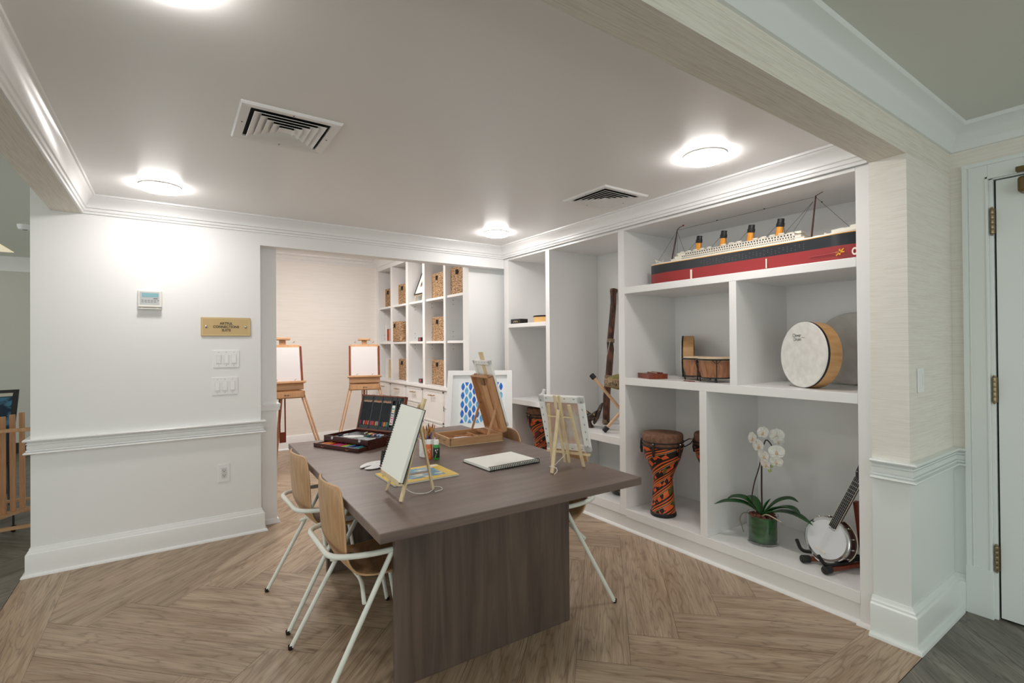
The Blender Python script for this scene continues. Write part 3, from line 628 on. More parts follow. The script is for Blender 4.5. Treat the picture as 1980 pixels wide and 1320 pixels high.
for x in (.085, .345):
    mb = MB(); mb.box((x-.010, -.002, .050), (x+.010, 0, .062)); mb.prism([(x-.013, 0), (x+.013, 0), (x, -.012)], 0, .002, 0, basis((0, -.002, .053), (1, 0, 0), (0, 0, 1), (0, -1, 0))); mb.build('clasp', CHROME, ab, smooth=0)
ML = tr(0, d_, h_) @ rot(x=-14.5) ; LH = .257
mb = MB()   # lid: a shallow tray, its open side facing the front (local -y), rising along local z
mb.box((0, -.001, 0), (w_, .0275, .009), 0, ML); mb.box((0, -.001, LH-.009), (w_, .0275, LH), 0, ML); mb.box((0, -.001, 0), (.009, .0275, LH), 0, ML); mb.box((w_-.009, -.001, 0), (w_, .0275, LH), 0, ML); mb.box((0, .0235, 0), (w_, .0275, LH), 0, ML)
lid = mb.build('lid', [MAHE], ab, bevel=.001, smooth=0)
mb = MB(); mb.box((.009, .002, .009), (w_-.009, .0235, .034), 0, ML); mb.box((.009, .002, LH-.034), (w_-.009, .0235, LH-.009), 0, ML)
for x in (.009, .112, .205, .300, .345, .385): mb.box((x, .002, .009), (x+.012, .0235, LH-.009), 0, ML)
mb.box((.397, .002, .009), (w_-.009, .0235, LH-.009), 0, ML); mb.build('lid_tray', DG, lid, smooth=0)
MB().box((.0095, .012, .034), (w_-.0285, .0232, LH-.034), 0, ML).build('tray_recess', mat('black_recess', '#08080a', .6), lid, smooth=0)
for x in (.10, .33): MB().box((x-.012, .004, LH), (x+.012, .02, LH+.004), 0, ML).build('catch', CHROME, lid, smooth=0)
ABM = tr(ab.location.x, ab.location.y, ab.location.z) @ rot(z=-64.2)
CN = [('red', '#c8252c'), ('dark blue', '#22406e'), ('cream', '#ecc9a8'), ('orange', '#e2632a'), ('crimson', '#a3222c'), ('pink', '#ef4f93'), ('brown', '#a65c3c'), ('magenta', '#e21d6c'), ('yellow', '#f4c51c'), ('light blue', '#5f9fd0'), ('green', '#2fae5a'), ('teal', '#2b7f86'), ('navy', '#1d2748'), ('peach', '#f0a67c'), ('lime', '#b9d636'), ('purple', '#5a3b8c')]
CM = {n: mat('pencil_'+n.replace(' ', '_'), c, .4) for n, c in CN}
PBLK = mat('black_pencil_lacquer', '#3b3d42', .22); PTIP = mat('pencil_tip_wood', '#e8b79c', .6)
LIDP = {}
seq = ['red', 'navy', 'dark blue', 'cream', 'crimson', 'orange', 'red', 'peach', 'pink', 'brown', 'orange', 'magenta', 'dark blue', 'yellow', 'light blue', 'peach', 'dark blue', 'navy', 'teal', 'red', 'yellow', 'orange', 'light blue', 'green']
xs = [.026+i*.0107 for i in range(8)]+[.128+i*.0097 for i in range(8)]+[.221+i*.0099 for i in range(8)]
for ip, (x, cn) in enumerate(zip(xs, seq)):
    if cn not in LIDP:
        r = thing('coloured_pencil', 'black-barrelled pencil with %s end strapped in the art box lid' % cn, 'pencil', (0, 0, 0), 0, '%s-ended pencils in the art box lid' % cn)
        MB().tube([(0, 0, .03), (0, 0, .168)], .0036, 8).build('barrel', PBLK, r); MB().tube([(0, 0, 0), (0, 0, .03)], .0038, 8).build('coloured_end', CM[cn], r)
        MB().tube([(0, 0, .168), (0, 0, .186)], [.0038, .0010], 8).build('tip', PTIP, r); LIDP[cn] = r; c = r
    else: c = copy_tree(LIDP[cn])
    if seq.count(cn) > 1: c['label'] = '%s-ended pencil in the art box lid, %s' % (cn, 'leftmost' if ip == 0 else 'beside the %s one, %d from left' % (seq[ip-1], ip+1))
    c.matrix_world = ABM @ ML @ tr(x, .0065, .036+random.uniform(-.001, .003))
DRP = {}
dseq = ['brown', 'brown', 'peach', 'peach', 'orange', 'brown', 'yellow', 'orange', 'orange', 'red', 'crimson', 'red', 'pink', 'magenta', 'dark blue', 'light blue', 'purple', 'magenta', 'crimson', 'lime', 'lime', 'green', 'yellow', 'peach', 'light blue', 'dark blue', 'purple', 'dark blue', 'navy', 'dark blue', 'teal', 'light blue', 'teal', 'green']
for i, cn in enumerate(dseq):
    if cn not in DRP:
        r = MB().tube([(0, 0, 0), (0, .082, 0)], .0046, 8).build('pastel_stick', CM[cn]); tag(r, '%s pastel stick in the pulled-out drawer of the art box' % cn, 'pastel', '%s pastel sticks in the art box drawer' % cn); DRP[cn] = r; c = r
    else: c = DRP[cn].copy(); COL.objects.link(c)
    if dseq.count(cn) > 1: c['label'] = '%s pastel in the art box drawer, %s' % (cn, 'leftmost' if i == 0 else 'beside the %s one, %d from left' % (dseq[i-1], i+1))
    c.matrix_world = ABM @ tr(.028+i*.0108, -.070+random.uniform(-.003, .006), .0165+(.004 if i % 7 == 3 else 0)) @ rot(z=random.uniform(-3, 3))
def in_box(o, x, y, z, rz=0): o.matrix_world = ABM @ tr(x, y, z) @ rot(z=rz)
def palette(n=20):
    mb = MB(); pts = [(.095*math.cos(2*PI*i/n), .060*math.sin(2*PI*i/n)) for i in range(n)]; return mb, pts
mb = MB().lathe([(.0001, 0), (1, 0), (1.0, .05), (.96, .05), (.93, .02), (.0001, .02)], 28, 0, Matrix.Diagonal((.075, .045, .08, 1)))
for i in range(8): mb.lathe([(.0001, .0022), (.006, .0022), (.008, .0035), (.009, .0035)], 12, 0, tr(.05*math.cos(i*.6-.4), .030*math.sin(i*.6-.4), 0))
o = tag(mb.build('mixing_palette', WPLAST), 'white oval mixing palette lying inside the art box', 'palette'); in_box(o, .165, .115, .0485, 20)
mb = MB().lathe([(.0001, 0), (1, 0), (1.0, .05), (.0001, .03)], 24, 0, Matrix.Diagonal((.07, .04, .08, 1))); o = tag(mb.build('watercolour_palette', mat('pale_grey_plastic', '#c9ced2', .3, var='#7f8b93', scale=(60, 60, 60))), 'clear grey paint palette at the front right inside the art box', 'palette'); in_box(o, .31, .085, .0485, -8)
for i, (x, y, cn) in enumerate([(.05, .10, 'navy'), (.075, .13, 'light blue'), (.20, .235, 'yellow'), (.215, .235, 'dark blue'), (.23, .235, 'orange'), (.26, .22, 'green'), (.275, .225, 'purple'), (.29, .23, 'magenta'), (.31, .225, 'light blue'), (.33, .22, 'crimson'), (.26, .16, 'teal'), (.37, .10, 'teal'), (.385, .14, 'light blue'), (.15, .245, 'red')]):
    t = thing('paint_tube', 'small %s paint tube in the art box tray %s' % (cn, ['at the left', 'at the left', 'at the back', 'at the back', 'at the back', 'at the back', 'at the back', 'at the back', 'at the back', 'at the back', 'in the middle', 'at the right', 'at the right', 'at the back'][i]), 'paint tube', (0, 0, 0), 0, 'paint tubes in the art box')
    MB().tube([(0, -.02, .0055), (0, .012, .0055)], [.0055, .0055], 8).build('tube_body', WPLAST if i % 2 else CM[cn], t); MB().tube([(0, .012, .0055), (0, .022, .0055)], .0045, 8).build('cap', CM[cn] if i % 2 else BLACK, t)
    t.matrix_world = ABM @ tr(x, y, .0485) @ rot(z=random.uniform(-20, 20))
t = thing('paint_tin_strip', 'strip of small coloured paint pans at the right in the art box lid', 'paint set', (0, 0, 0)); t.matrix_world = ABM @ ML
MB().box((.3145, .0015, .05), (.342, .0105, .19)).build('strip', WPLAST, t, smooth=0)
for i in range(7):
    for k in range(2): MB().box((.318+k*.011, .0005, .058+i*.017), (.326+k*.011, .002, .068+i*.017)).build('paint_pan', CM[seq[(i*3+k*5) % 24]], t, smooth=0)
t = thing('paint_brush', 'black-handled brush clipped at the right side of the art box lid', 'brush', (0, 0, 0)); t.matrix_world = ABM @ ML
MB().tube([(.371, .006, .04), (.371, .006, .2)], [.006, .003], 8).build('handle', PBLK, t); MB().tube([(.371, .006, .2), (.371, .006, .222)], [.004, .004], 8).build('ferrule', CHROME, t)

# ------------------------------------------------------------------ small A-frame easels
def stick(name, p, q, parent, w=.017, t=.010, m=None, up=(0, 0, 1)): return MB().bar(p, q, w, t, 0, up).build(name, m or PINE, parent, bevel=.001, smooth=0)
# left one: drawn in its own frame, x towards the back leg, z up
e1 = thing('tabletop_easel', 'small pale wood tabletop easel holding an open spiral sketchbook', 'easel', (.822, 2.145, TZ), -3)
lean = .378
stick('front_leg', (.0, -.103, .003), (.135, -.018, .405), e1); stick('front_leg', (.0, .103, .003), (.135, .018, .405), e1)
stick('centre_post', (.028, 0, .075), (.152, 0, .43), e1, .032, .012); stick('ledge', (-.004, -.115, .078), (-.004, .135, .078), e1, .022, .010)
stick('ledge_lip', (-.014, -.115, .088), (-.014, .135, .088), e1, .004, .018)
stick('crossbar', (.098, -.06, .255), (.098, .06, .255), e1, .010, .008); stick('back_leg', (.118, 0, .365), (.19, 0, .004), e1)
MB().tube(bez([(.03, -.02, .05), (.08, -.03, .006), (.14, -.055, .004), (.185, -.02, .006), (.205, .03, .004), (.235, .01, .004), (.225, -.04, .004), (.18, -.05, .004)], 6, .03), .0016, 6).build('cord', mat('white_cord', '#f3f3ee', .8), e1)
WIRE = mat('dark_spiral_wire', '#2b2b2d', .35, .8)
def sketchbook(label, w, h, M, mat_top=PAPER):
    """lying in its own xy plane: spine along y at x=0"""
    t = thing('spiral_sketchbook', label, 'sketchbook', (0, 0, 0), 0); t.matrix_world = M
    MB().box((0, 0, 0), (w, h, .0025)).build('back_cover', BLACK, t, smooth=0)
    MB().box((.004, .003, .0028), (w-.003, h-.003, .017)).build('pages', mat_top, t, bevel=.0008, smooth=0)
    n = int(h/.0115); mb = MB()
    for i in range(n):
        y = (i+.5)*h/n
        for q in (0,): mb.tube([(.0025+.0125*math.cos(a), y+q, .009+.0150*math.sin(a)) for a in [2*PI*k/10 for k in range(10)]], .0019, 5, 0, closed=True)
    mb.build('spiral_wire', WIRE, t, smooth=60); return t
E1M = tr(.822, 2.145, TZ) @ rot(z=-3)
# page leans: local z of the book points to the viewer (-x), y runs down its height, x away from the spine
th = math.radians(18.8)
up_ = Vector((math.sin(th)*1.0, 0, math.cos(th))); nrm = Vector((-math.cos(th), 0, math.sin(th)))
Mb = Matrix((( 0, -up_.x, nrm.x), (-1, 0, 0), (0, -up_.z, nrm.z))).to_4x4()
top = Vector((-.003, 0, .086))+up_*.326+nrm*(-.002)
Mb.translation = Vector((top.x, .150, top.z))
sketchbook('open spiral sketchbook with blank page standing on the small easel',   .287, .326, E1M @ Mb)
# right one: seen from behind; local x points to the back leg (towards the viewpoint)
a2 = math.degrees(math.atan2(-.43, -.90)); e2 = thing('tabletop_easel', 'small pale wood tabletop easel seen from behind, holding a stretched canvas', 'easel', (1.830, 2.112, TZ), a2)
stick('front_leg', (-.0, -.095, .003), (.122, -.060, .355), e2); stick('front_leg', (-.0, .095, .003), (.122, .060, .355), e2)
stick('centre_post', (.010, .013, .02), (.146, .013, .405), e2, .015, .010); stick('centre_post', (.010, -.013, .02), (.146, -.013, .405), e2, .015, .010)
stick('ledge', (-.006, -.13, .070), (-.006, .13, .070), e2, .020, .011); stick('crossbar', (.102, -.075, .285), (.102, .075, .285), e2, .008, .007)
stick('back_leg', (.118, 0, .325), (.208, 0, .004), e2, .018, .012)
MB().tube(bez([(.005, 0, .075), (.19, -.012, .022)], 3), .0016, 6).build('cord', MATS['white_cord'], e2)
MB().tube([(.195+.019*math.cos(a), .0+.019*math.sin(a), .030+.010*math.cos(a)) for a in [2*PI*k/14 for k in range(14)]], .0016, 6, 0, closed=True).build('cord_knot', MATS['white_cord'], e2)
MB().tube(bez([(.195, .019, .03), (.215, .035, .02), (.225, .02, .003)], 4, .02), .0016, 6).build('cord_end', MATS['white_cord'], e2)
cv = thing('stretched_canvas', 'stretched canvas on the right easel, its stapled back and stretcher facing out', 'canvas'); th2 = math.atan2(.118, .316)
cv.matrix_world = tr(1.830, 2.112, TZ) @ rot(z=a2) @ tr(-.008, 0, .082) @ Matrix.Rotation(th2, 4, 'Y')
cw, chh, ct = .266, .332, .020
MB().box((-ct-.004, -cw/2, 0), (-.004-.014, cw/2, chh)).build('cloth_face', CANVAS, cv, smooth=0)
mb = MB(); s_ = .036
for a, b in (((-.018, -cw/2, 0), (-.004, -cw/2+s_, chh)), ((-.018, cw/2-s_, 0), (-.004, cw/2, chh)), ((-.018, -cw/2, 0), (-.004, cw/2, s_)), ((-.018, -cw/2, chh-s_), (-.004, cw/2, chh))): mb.box(a, b)
mb.build('stretcher', CANVAS, cv, bevel=.0015, smooth=0)
MB().box((-.0178, -cw/2+s_, s_), (-.0172, cw/2-s_, chh-s_)).build('cloth_back', mat('paint_stained_cloth_back', '#e3e0dc', .9, var='#d9bbae', scale=(6, 6, 5), range=(.42, .56)), cv, smooth=0)
for i in range(7):
    for y in (-cw/2+.014, cw/2-.014): MB().box((-.0042, y-.0015, .03+i*.045), (-.0030, y+.0015, .040+i*.045)).build('staple', mat('staple_steel', '#6c6c6e', .3, .9), cv, smooth=0)
for i in range(4):
    for z in (.012, chh-.012): MB().box((-.0042, -.09+i*.055, z-.0015), (-.0030, -.080+i*.055, z+.0015)).build('staple', MATS['staple_steel'], cv, smooth=0)

# ------------------------------------------------------------------ flat things on the table
sketchbook('spiral sketchbook lying flat and open between the two easels', .275, .345, tr(1.742, 2.262, TZ) @ rot(z=91.5) @ tr(0, 0, 0))
t = thing('watercolour_magazine', 'yellow magazine with blue watercolour cover lying under the left easel', 'magazine', (.880, 2.285, TZ), 0)
MB().box((0, 0, 0), (.352, .268, .007)).build('pages', PAPER, t, smooth=0)
MB().box((-.001, -.001, .007), (.353, .269, .0078)).build('cover', mat('yellow_cover', '#ecc84f', .3), t, smooth=0)
WCM = mat('blue_watercolour_print', '#5f97b4', .35, var='#e7e3cf', scale=(14, 30, 1), range=(.40, .52), detail=6)
MB().box((.095, .045, .0078), (.300, .235, .0082)).build('cover_picture', WCM, t, smooth=0)
MB().box((.13, .12, .0082), (.25, .155, .0085)).build('cover_boats', mat('dark_boats_print', '#3a4440', .5, var='#a98a5d', scale=(60, 60, 1)), t, smooth=0)
MB().box((.305, .225, .0078), (.345, .262, .0083)).build('title_box', mat('pale_title', '#efe3cf', .5), t, smooth=0)
mb = MB()
for k in range(3): mb.box((.014+k*.022, .012, .0078), (.020+k*.022, .09-.02*k, .0083))
for k in range(5): mb.box((.012+.016*k, .19+.005*(k % 2), .0078), (.022+.016*k, .2+.01*(k % 3), .0083))
mb.build('cover_script', mat('ink_script', '#6e5320', .6), t, smooth=0)
t = thing('artist_palette', 'white plastic artist palette with thumb notch beside the easel', 'palette', (.945, 2.745, TZ), 25)
pts = []
for i in range(26):
    a = 2*PI*i/26; r = .082*(1+.10*math.sin(2*a+.6)); pts.append((r*math.cos(a)*1.15, r*math.sin(a)*.9))
pts[13:15] = [(-.088, .012), (-.03, .012), (-.022, .004), (-.03, -.004), (-.088, -.010)]
MB().prism(pts, 0.004, .009).build('plate', WPLAST, t, bevel=.0015, smooth=0)
MB().lathe([(.0001, 0), (.03, 0), (.034, .0045)], 20, 0, tr(0.01, .0, 0)).build('underside', WPLAST, t)
for i in range(5): MB().lathe([(.011, .009), (.013, .0105), (.011, .0105), (.006, .0092), (.0001, .0092)], 16, 0, tr(.062*math.cos(i*.62-1.2), .05*math.sin(i*.62-1.2), 0)).build('paint_well', WPLAST, t)
t = thing('marker_pen', 'black marker with red band standing behind the sketchbook by the palette', 'pen', (.958, 2.675, TZ))
MB().tube([(0, 0, 0), (.003, .002, .018)], .0095, 12).build('red_band', CM['red'], t); MB().tube([(.003, .002, .018), (.006, .004, .055), (.010, .006, .095)], [.0095, .009, .007], 12).build('barrel', BLACK, t)
MB().bar((.016, -.004, .035), (.022, .012, .096), .010, .006).build('clip', BLACK, t, smooth=0)

# brush pot and bottles
px_, py_ = 1.290, 2.795
t = thing('brush_pot', 'white ribbed pot crammed with paintbrushes behind the standing sketchbook', 'pot', (px_, py_, TZ))
prof = [(.0001, 0), (.046, 0)]
for i in range(9): prof += [(.049, .004+i*.0115), (.049, .0125+i*.0115), (.0468, .0132+i*.0115), (.0468, .0152+i*.0115)]
prof += [(.049, .110), (.0455, .110), (.044, .010), (.0001, .010)]
MB().lathe(prof, 36).build('ribbed_wall', WPLAST, t, smooth=30)
HND = [('orange', '#d9822b'), ('blue', '#2d62b5'), ('black', '#1d1d20'), ('dark red', '#7c1f1f'), ('white', '#dcdcdc'), ('natural wood', '#caa06a')]
BR = {}
for i in range(19):
    cn, cc = HND[i % 6]; a = i*2.399; rr_ = .012+.027*((i*7) % 10)/10; tx = .33*math.cos(a)*(.4+rr_*14)*.6; ty = .33*math.sin(a)*(.4+rr_*14)*.6
    if cn not in BR:
        r = thing('paintbrush', 'paintbrush with %s handle standing in the white ribbed pot' % cn, 'paintbrush', (0, 0, 0), 0, '%s-handled brushes in the pot' % cn)
        MB().tube([(0, 0, 0), (0, 0, .06), (0, 0, .115)], [.0016, .0035, .0028], 8).build('handle', mat('brush_'+cn.replace(' ', '_'), cc, .3), r)
        MB().tube([(0, 0, .115), (0, 0, .137)], [.0030, .0034], 8).build('ferrule', mat('gold_ferrule', '#c79a4e', .3, .8), r)
        MB().tube([(0, 0, .137), (0, 0, .148), (0, 0, .162)], [.0034, .0042, .0008], 8).build('bristles', mat('brown_bristles' if i % 2 else 'amber_bristles', '#7c4420' if i % 2 else '#c9883a', .8), r); BR[cn] = r; c = r
    else: c = copy_tree(BR[cn])
    c['label'] = '%s-handled paintbrush in the ribbed pot, leaning %s' % (cn, ['sharply right', 'left towards the art box', 'back', 'right over the orange bottle', 'slightly left', 'forward', 'far back', 'left of centre', 'back and left', 'slightly right', 'almost upright', 'slightly back', 'forward and right', 'to the far left', 'back and right', 'slightly forward', 'far right', 'forward and left', 'upright in the middle'][i])
    d = Vector((tx*1.35, ty*1.35, 1)).normalized(); q = Vector((0, 0, 1)).rotation_difference(d).to_matrix().to_4x4()
    c.matrix_world = tr(px_+rr_*.38*math.cos(a), py_+rr_*.38*math.sin(a), TZ+.014) @ q @ Matrix.Diagonal((1, 1, 1.02+.045*(i % 5), 1))
def bottle(x, y, col, lab, lcol, label):
    t = thing('paint_bottle', label, 'paint bottle', (x, y, TZ), 0, 'acrylic paint bottles')
    MB().lathe([(.0001, 0), (.017, 0), (.0185, .002), (.019, .006), (.019, .080), (.017, .088), (.010, .093), (.0001, .093)], 28).build('bottle_body', mat('paint_'+col.strip('#'), col, .25), t, smooth=40)
    MB().lathe([(.0192, .012), (.0194, .013), (.0194, .070), (.0192, .071)], 28).build('label', mat('label_'+lab.strip('#'), lab, .4), t, smooth=40)
    MB().lathe([(.0001, .088), (.0155, .088), (.0155, .112), (.0135, .116), (.0001, .117)], 24).build('cap', WPLAST, t, smooth=40)
    mb = MB()
    for i, (a0, z, r, mi) in enumerate(((-125, .056, .006, 0), (-110, .045, .005, 0), (-120, .028, .008, 1), (-95, .06, .004, 0), (-135, .018, .004, 0))): mb.ball((.0193*math.cos(math.radians(a0)), .0193*math.sin(math.radians(a0)), z), r, 8, mi, (.35 if abs(a0+90) > 60 else .8, .15, 1))
    mb.build('label_marks', [mat('mark_'+lcol.strip('#'), lcol, .5), mat('mark2_'+col.strip('#'), col, .5)], t)
bottle(1.266, 2.720, '#e0703a', '#e77b45', '#f4e9e2', 'orange paint bottle with white cap beside the brush pot')
bottle(1.2975, 2.686, '#3c9a3d', '#1c2320', '#e8eee6', 'green paint bottle with black label and white cap')

# ------------------------------------------------------------------ wooden sketch-box easel
wb = thing('box_easel', 'open beech wood box easel on the table with its lid propped upright', 'easel', (1.527, 2.953, TZ), -4.5)
LW, LD, LHh = .405, .288, .054
mb = MB(); q = .010
mb.box((0, 0, .003), (LW, q, LHh)); mb.box((0, LD-q, .003), (LW, LD, LHh)); mb.box((0, 0, .003), (q, LD, LHh)); mb.box((LW-q, 0, .003), (LW, LD, LHh)); mb.box((.012, q, .003), (LW-q, LD-q, .008))
mb.build('box_body', BEECHX, wb, bevel=.0015, smooth=0)
MB().box((-.002, -.002, 0), (LW+.002, LD+.002, .003)).build('base_board', PINE, wb, smooth=0)
mb = MB(); mb.box((.24, q, .01), (.246, LD-q, .04)); mb.box((.10, .16, .01), (.24, .166, .04)); mb.box((.246, .11, .01), (LW-q, .116, .04)); mb.box((.33, q, .035), (.338, LD-q, .05)); mb.build('inner_dividers', BEECH, wb, smooth=0)
for i in range(5): MB().box((.345+.010*i, .02, .044), (.349+.010*i, LD-.02, .050)).build('slat', BEECH, wb, smooth=0)
mb = MB(); mb.tube([(-.003, .07, .034), (-.012, .085, .036), (-.012, .13, .036), (-.003, .145, .034)], .0025, 8); mb.tube([(-.003, .17, .034), (-.012, .18, .036), (-.012, .22, .036), (-.003, .23, .034)], .0025, 8); mb.build('handle_hardware', BRASS, wb)
ML = tr(LW, 0, LHh) @ Matrix.Rotation(math.radians(-16.5), 4, 'Y'); H2 = .415; T2 = .040     # lid: local z up its length, x outwards
mb = MB(); mb.box((0, 0, 0), (T2, q, H2), 0, ML); mb.box((0, LD-q, 0), (T2, LD, H2), 0, ML); mb.box((0, 0, 0), (T2, LD, q), 0, ML); mb.box((0, 0, H2-q), (T2, LD, H2), 0, ML); mb.box((T2-.006, 0, 0), (T2, .115, H2), 0, ML); mb.box((T2-.006, .195, 0), (T2, LD, H2), 0, ML)
lid = mb.build('lid', BEECH, wb, bevel=.0015, smooth=0)
MB().box((T2-.012, .118, .01), (T2-.002, .192, H2+.002), 0, ML).build('sliding_mast', wood('beech_pale', '#d3a67c', '#c2936a', (30, 30, 3)), lid, smooth=0)
MB().box((T2+.02, .115, .10), (T2+.030, .175, H2+.165), 0, ML).build('mast_top', PINE, lid, bevel=.003, smooth=0)
MB().box((T2-.024, .125, H2-.075), (T2-.010, .185, H2-.012), 0, ML).build('mast_clamp', BRASS, lid, bevel=.003, smooth=0)
for y in (.05, .255): MB().tube([(.5*T2, y, H2+.001), (.5*T2, y-.01, H2+.010), (.5*T2, y-.04, H2+.010)], .004, 8).build('peg', BEECH, lid).matrix_local = ML
for y, py in ((.012, .004), (LD-.012, LD-.004)):
    a_ = ML @ Vector((.014, y, .20)); MB().bar((LW-.115, y, .045), a_, .018, .006, 0, (0, 1, 0)).build('prop', wood('beech_pale', '#d3a67c', '#c2936a', (30, 30, 3)), wb, bevel=.002, smooth=0)
    MB().ball(tuple(a_), .008, 10, 0, (1, .8, 1)).build('prop_knob', BRASS, wb)
cvs = thing('stretched_canvas', 'white stretched canvas fixed to the back of the wooden box easel', 'canvas')
cvs.matrix_world = tr(1.527, 2.953, TZ) @ rot(z=-4.5) @ ML @ tr(T2+.006, .005, .03)
CH = .49
mb = MB(); s_ = .03
for a, b in (((0, 0, 0), (.015, s_, CH)), ((0, LD-.012-s_, 0), (.015, LD-.012, CH)), ((0, 0, 0), (.015, LD-.012, s_)), ((0, 0, CH-s_), (.015, LD-.012, CH))): mb.box(a, b)
mb.build('stretcher', CANVAS, cvs, bevel=.0015, smooth=0); MB().box((.0145, 0, 0), (.0165, LD-.012, CH)).build('cloth_face', CANVAS, cvs, smooth=0)
for i in range(6): MB().box((-.001, .03+i*.045, CH-.014), (0, .04+i*.045, CH-.011)).build('staple', MATS['staple_steel'], cvs, smooth=0)
for i, (p0, p1, cn) in enumerate(((( .03, .06), (.12, .11), 'dark blue'), ((.05, .05), (.19, .075), 'red'), ((.06, .08), (.20, .09), 'cream'))):
    t = thing('paint_tube', '%s paint tube lying in the wooden box easel' % {'dark blue': 'blue', 'red': 'red', 'cream': 'white'}[cn], 'paint tube', (1.527, 2.953, TZ), -4.5, 'paint tubes in the wooden box')
    MB().tube([(p0[0], p0[1], .018+.008*i), ((p0[0]+p1[0])/2, (p0[1]+p1[1])/2, .020+.008*i), (p1[0], p1[1], .018+.008*i)], [.010, .009, .004], 10, 0).build('tube_body', WPLAST if cn == 'cream' else CM[cn], t)
    MB().tube([(p0[0]-.014, p0[1]-.006, .018+.008*i), (p0[0], p0[1], .018+.008*i)], .006, 10).build('cap', WPLAST, t)

# ------------------------------------------------------------------ framed leaf picture leaning behind the table
BL, BR_, TL = Vector((2.160, 4.286, .637)), Vector((2.697, 3.917, .637)), Vector((2.377, 4.497, 1.232))
ex = (BR_-BL).normalized(); ez = (TL-BL); FH = ez.length; ez = (ez-ex*ez.dot(ex)).normalized(); ey = ez.cross(ex); FW = (BR_-BL).length
fr = thing('framed_picture', 'white box-framed blue leaf pattern picture leaning behind the table', 'picture'); fr.matrix_world = basis(BL, ex, ey, ez)
q = .052; mb = MB()
for a, b in (((0, -.012, 0), (q, .022, FH)), ((FW-q, -.012, 0), (FW, .022, FH)), ((q, -.012, 0), (FW-q, .022, q)), ((q, -.012, FH-q), (FW-q, .022, FH))): mb.box(a, b)
mb.build('frame', TRIM, fr, bevel=.002, smooth=0)
MB().box((q, .014, q), (FW-q, .020, FH-q)).build('mat_board', mat('mat_board_white', '#eef0f1', .7), fr, smooth=0)
ax0, ax1, az0, az1 = .118, FW-.075, .120, FH-.120
MB().box((ax0, .0128, az0), (ax1, .0139, az1)).build('art_paper', mat('art_paper_white', '#f1f4f8', .8), fr, smooth=0)
LB = [mat('leaf_blue_deep', '#1e5cc0', .7, var='#2f7fd6', scale=(30, 30, 30)), mat('leaf_blue_mid', '#3f9ad8', .7, var='#5fb2e4', scale=(30, 30, 30)), mat('leaf_blue_pale', '#7cc3e8', .7, var='#52a6dc', scale=(30, 30, 30))]
mb = MB(); nx_, nz_ = 6, 5; dx = (ax1-ax0)/nx_; dzz = (az1-az0)/(nz_-.5)
for i in range(nx_*2-1):
    for j in range(nz_+1):
        cx = ax0+dx*(.5+i*.5); cz = az0+dzz*(j+(.5 if i % 2 else 0)); L_ = dzz*.46; w = dx*.215; pts = []
        for k in range(12):
            q_ = 1-abs(k-6)/3 if k else -1; q_ = (-1+k/3) if k <= 6 else (1-(k-6)/3); zz = cz+L_*q_; xx = cx+(1 if k < 6 else -1)*w*1.1*math.cos(q_*PI/2)*(1 if k not in (0, 6) else 0); pts.append((min(max(xx, ax0), ax1), .0122, min(max(zz, az0), az1)))
        if max(p[2] for p in pts)-min(p[2] for p in pts) < .01: continue
        mb.add(pts, [tuple(range(12))], (i*5+j*3+(i*j) % 3) % 3)
mb.build('leaf_pattern', LB, fr, smooth=0)
sb_ = thing('picture_stand', 'low white stand under the leaning blue leaf picture', 'stand', (2.48, 4.16, 0), -34.5)
mb = MB(); mb.box((-.27, -.10, .60), (.27, .10, .634))
for x in (-.25, .22):
    for y in (-.09, .06): mb.box((x, y, 0), (x+.03, y+.03, .6))
mb.build('stand_frame', TRIM, sb_, smooth=0)

# ------------------------------------------------------------------ model ship
sp = thing('model_ship', 'long model ocean liner with four orange funnels on the top bookcase shelf', 'model ship', (3.20, 0, 1.952))
RED = mat('ship_red', '#a02c2e', .3); NAVY = mat('ship_black', '#22262c', .28); CREAM = mat('ship_white', '#efe9dc', .4); YEL = mat('ship_yellow', '#e0a02a', .4); FUN = mat('funnel_orange', '#e89a2c', .35)
NS = 46; YA, YZ = 2.648, 1.135
def hull_rows(levels):
    rows = []
    for i in range(NS+1):
        f = i/NS; y = YA+(YZ-YA)*f; w = .078*min(1, (1-(1-min(f/.24, 1))**2))**.8*min(1, (1-(1-min((1-f)/.12, 1))**2))**.6+.001
        sh = .014*(1-min(f/.30, 1))**2+.012*(max(0, f-.75)/.25)**2
        rows.append([(w, y, sh)])
    return [(r[0][0], r[0][1], r[0][2]) for r in rows]
HR = hull_rows(0)
def hull_band(z0, z1, k0, k1, sheer, m, name):
    mb = MB(); A = []; B = []
    for w, y, sh in HR:
        s0 = sh*(z0/.166) if sheer else 0; s1 = sh*(z1/.166)
        A.append([(-w*k0, y, z0+(s0)), (-w*k1, y, z1+s1)]); B.append([(w*k1, y, z1+s1), (w*k0, y, z0+s0)])
    mb.grid(A); mb.grid(B)
    mb.grid([[a[1], b[0]] for a, b in zip(A, B)]); mb.grid([[b[1], a[0]] for a, b in zip(A, B)])
    mb.add([A[0][0], A[0][1], B[0][0], B[0][1]], [(0, 1, 2, 3)]); mb.add([A[-1][0], A[-1][1], B[-1][0], B[-1][1]], [(3, 2, 1, 0)])
    return mb.build(name, m, sp, smooth=40)
h1 = hull_band(.002, .094, .80, .98, False, RED, 'lower_hull'); h1['label'] = 'dark red lower hull'
h2 = hull_band(.094, .158, .98, 1.0, True, NAVY, 'upper_hull'); h2['label'] = 'black upper hull'
hull_band(.158, .162, 1.01, 1.01, True, YEL, 'gold_line'); hull_band(.162, .170, .99, .97, True, CREAM, 'deck')
mb = MB()
for y, n in ((2.36, 1),): pass
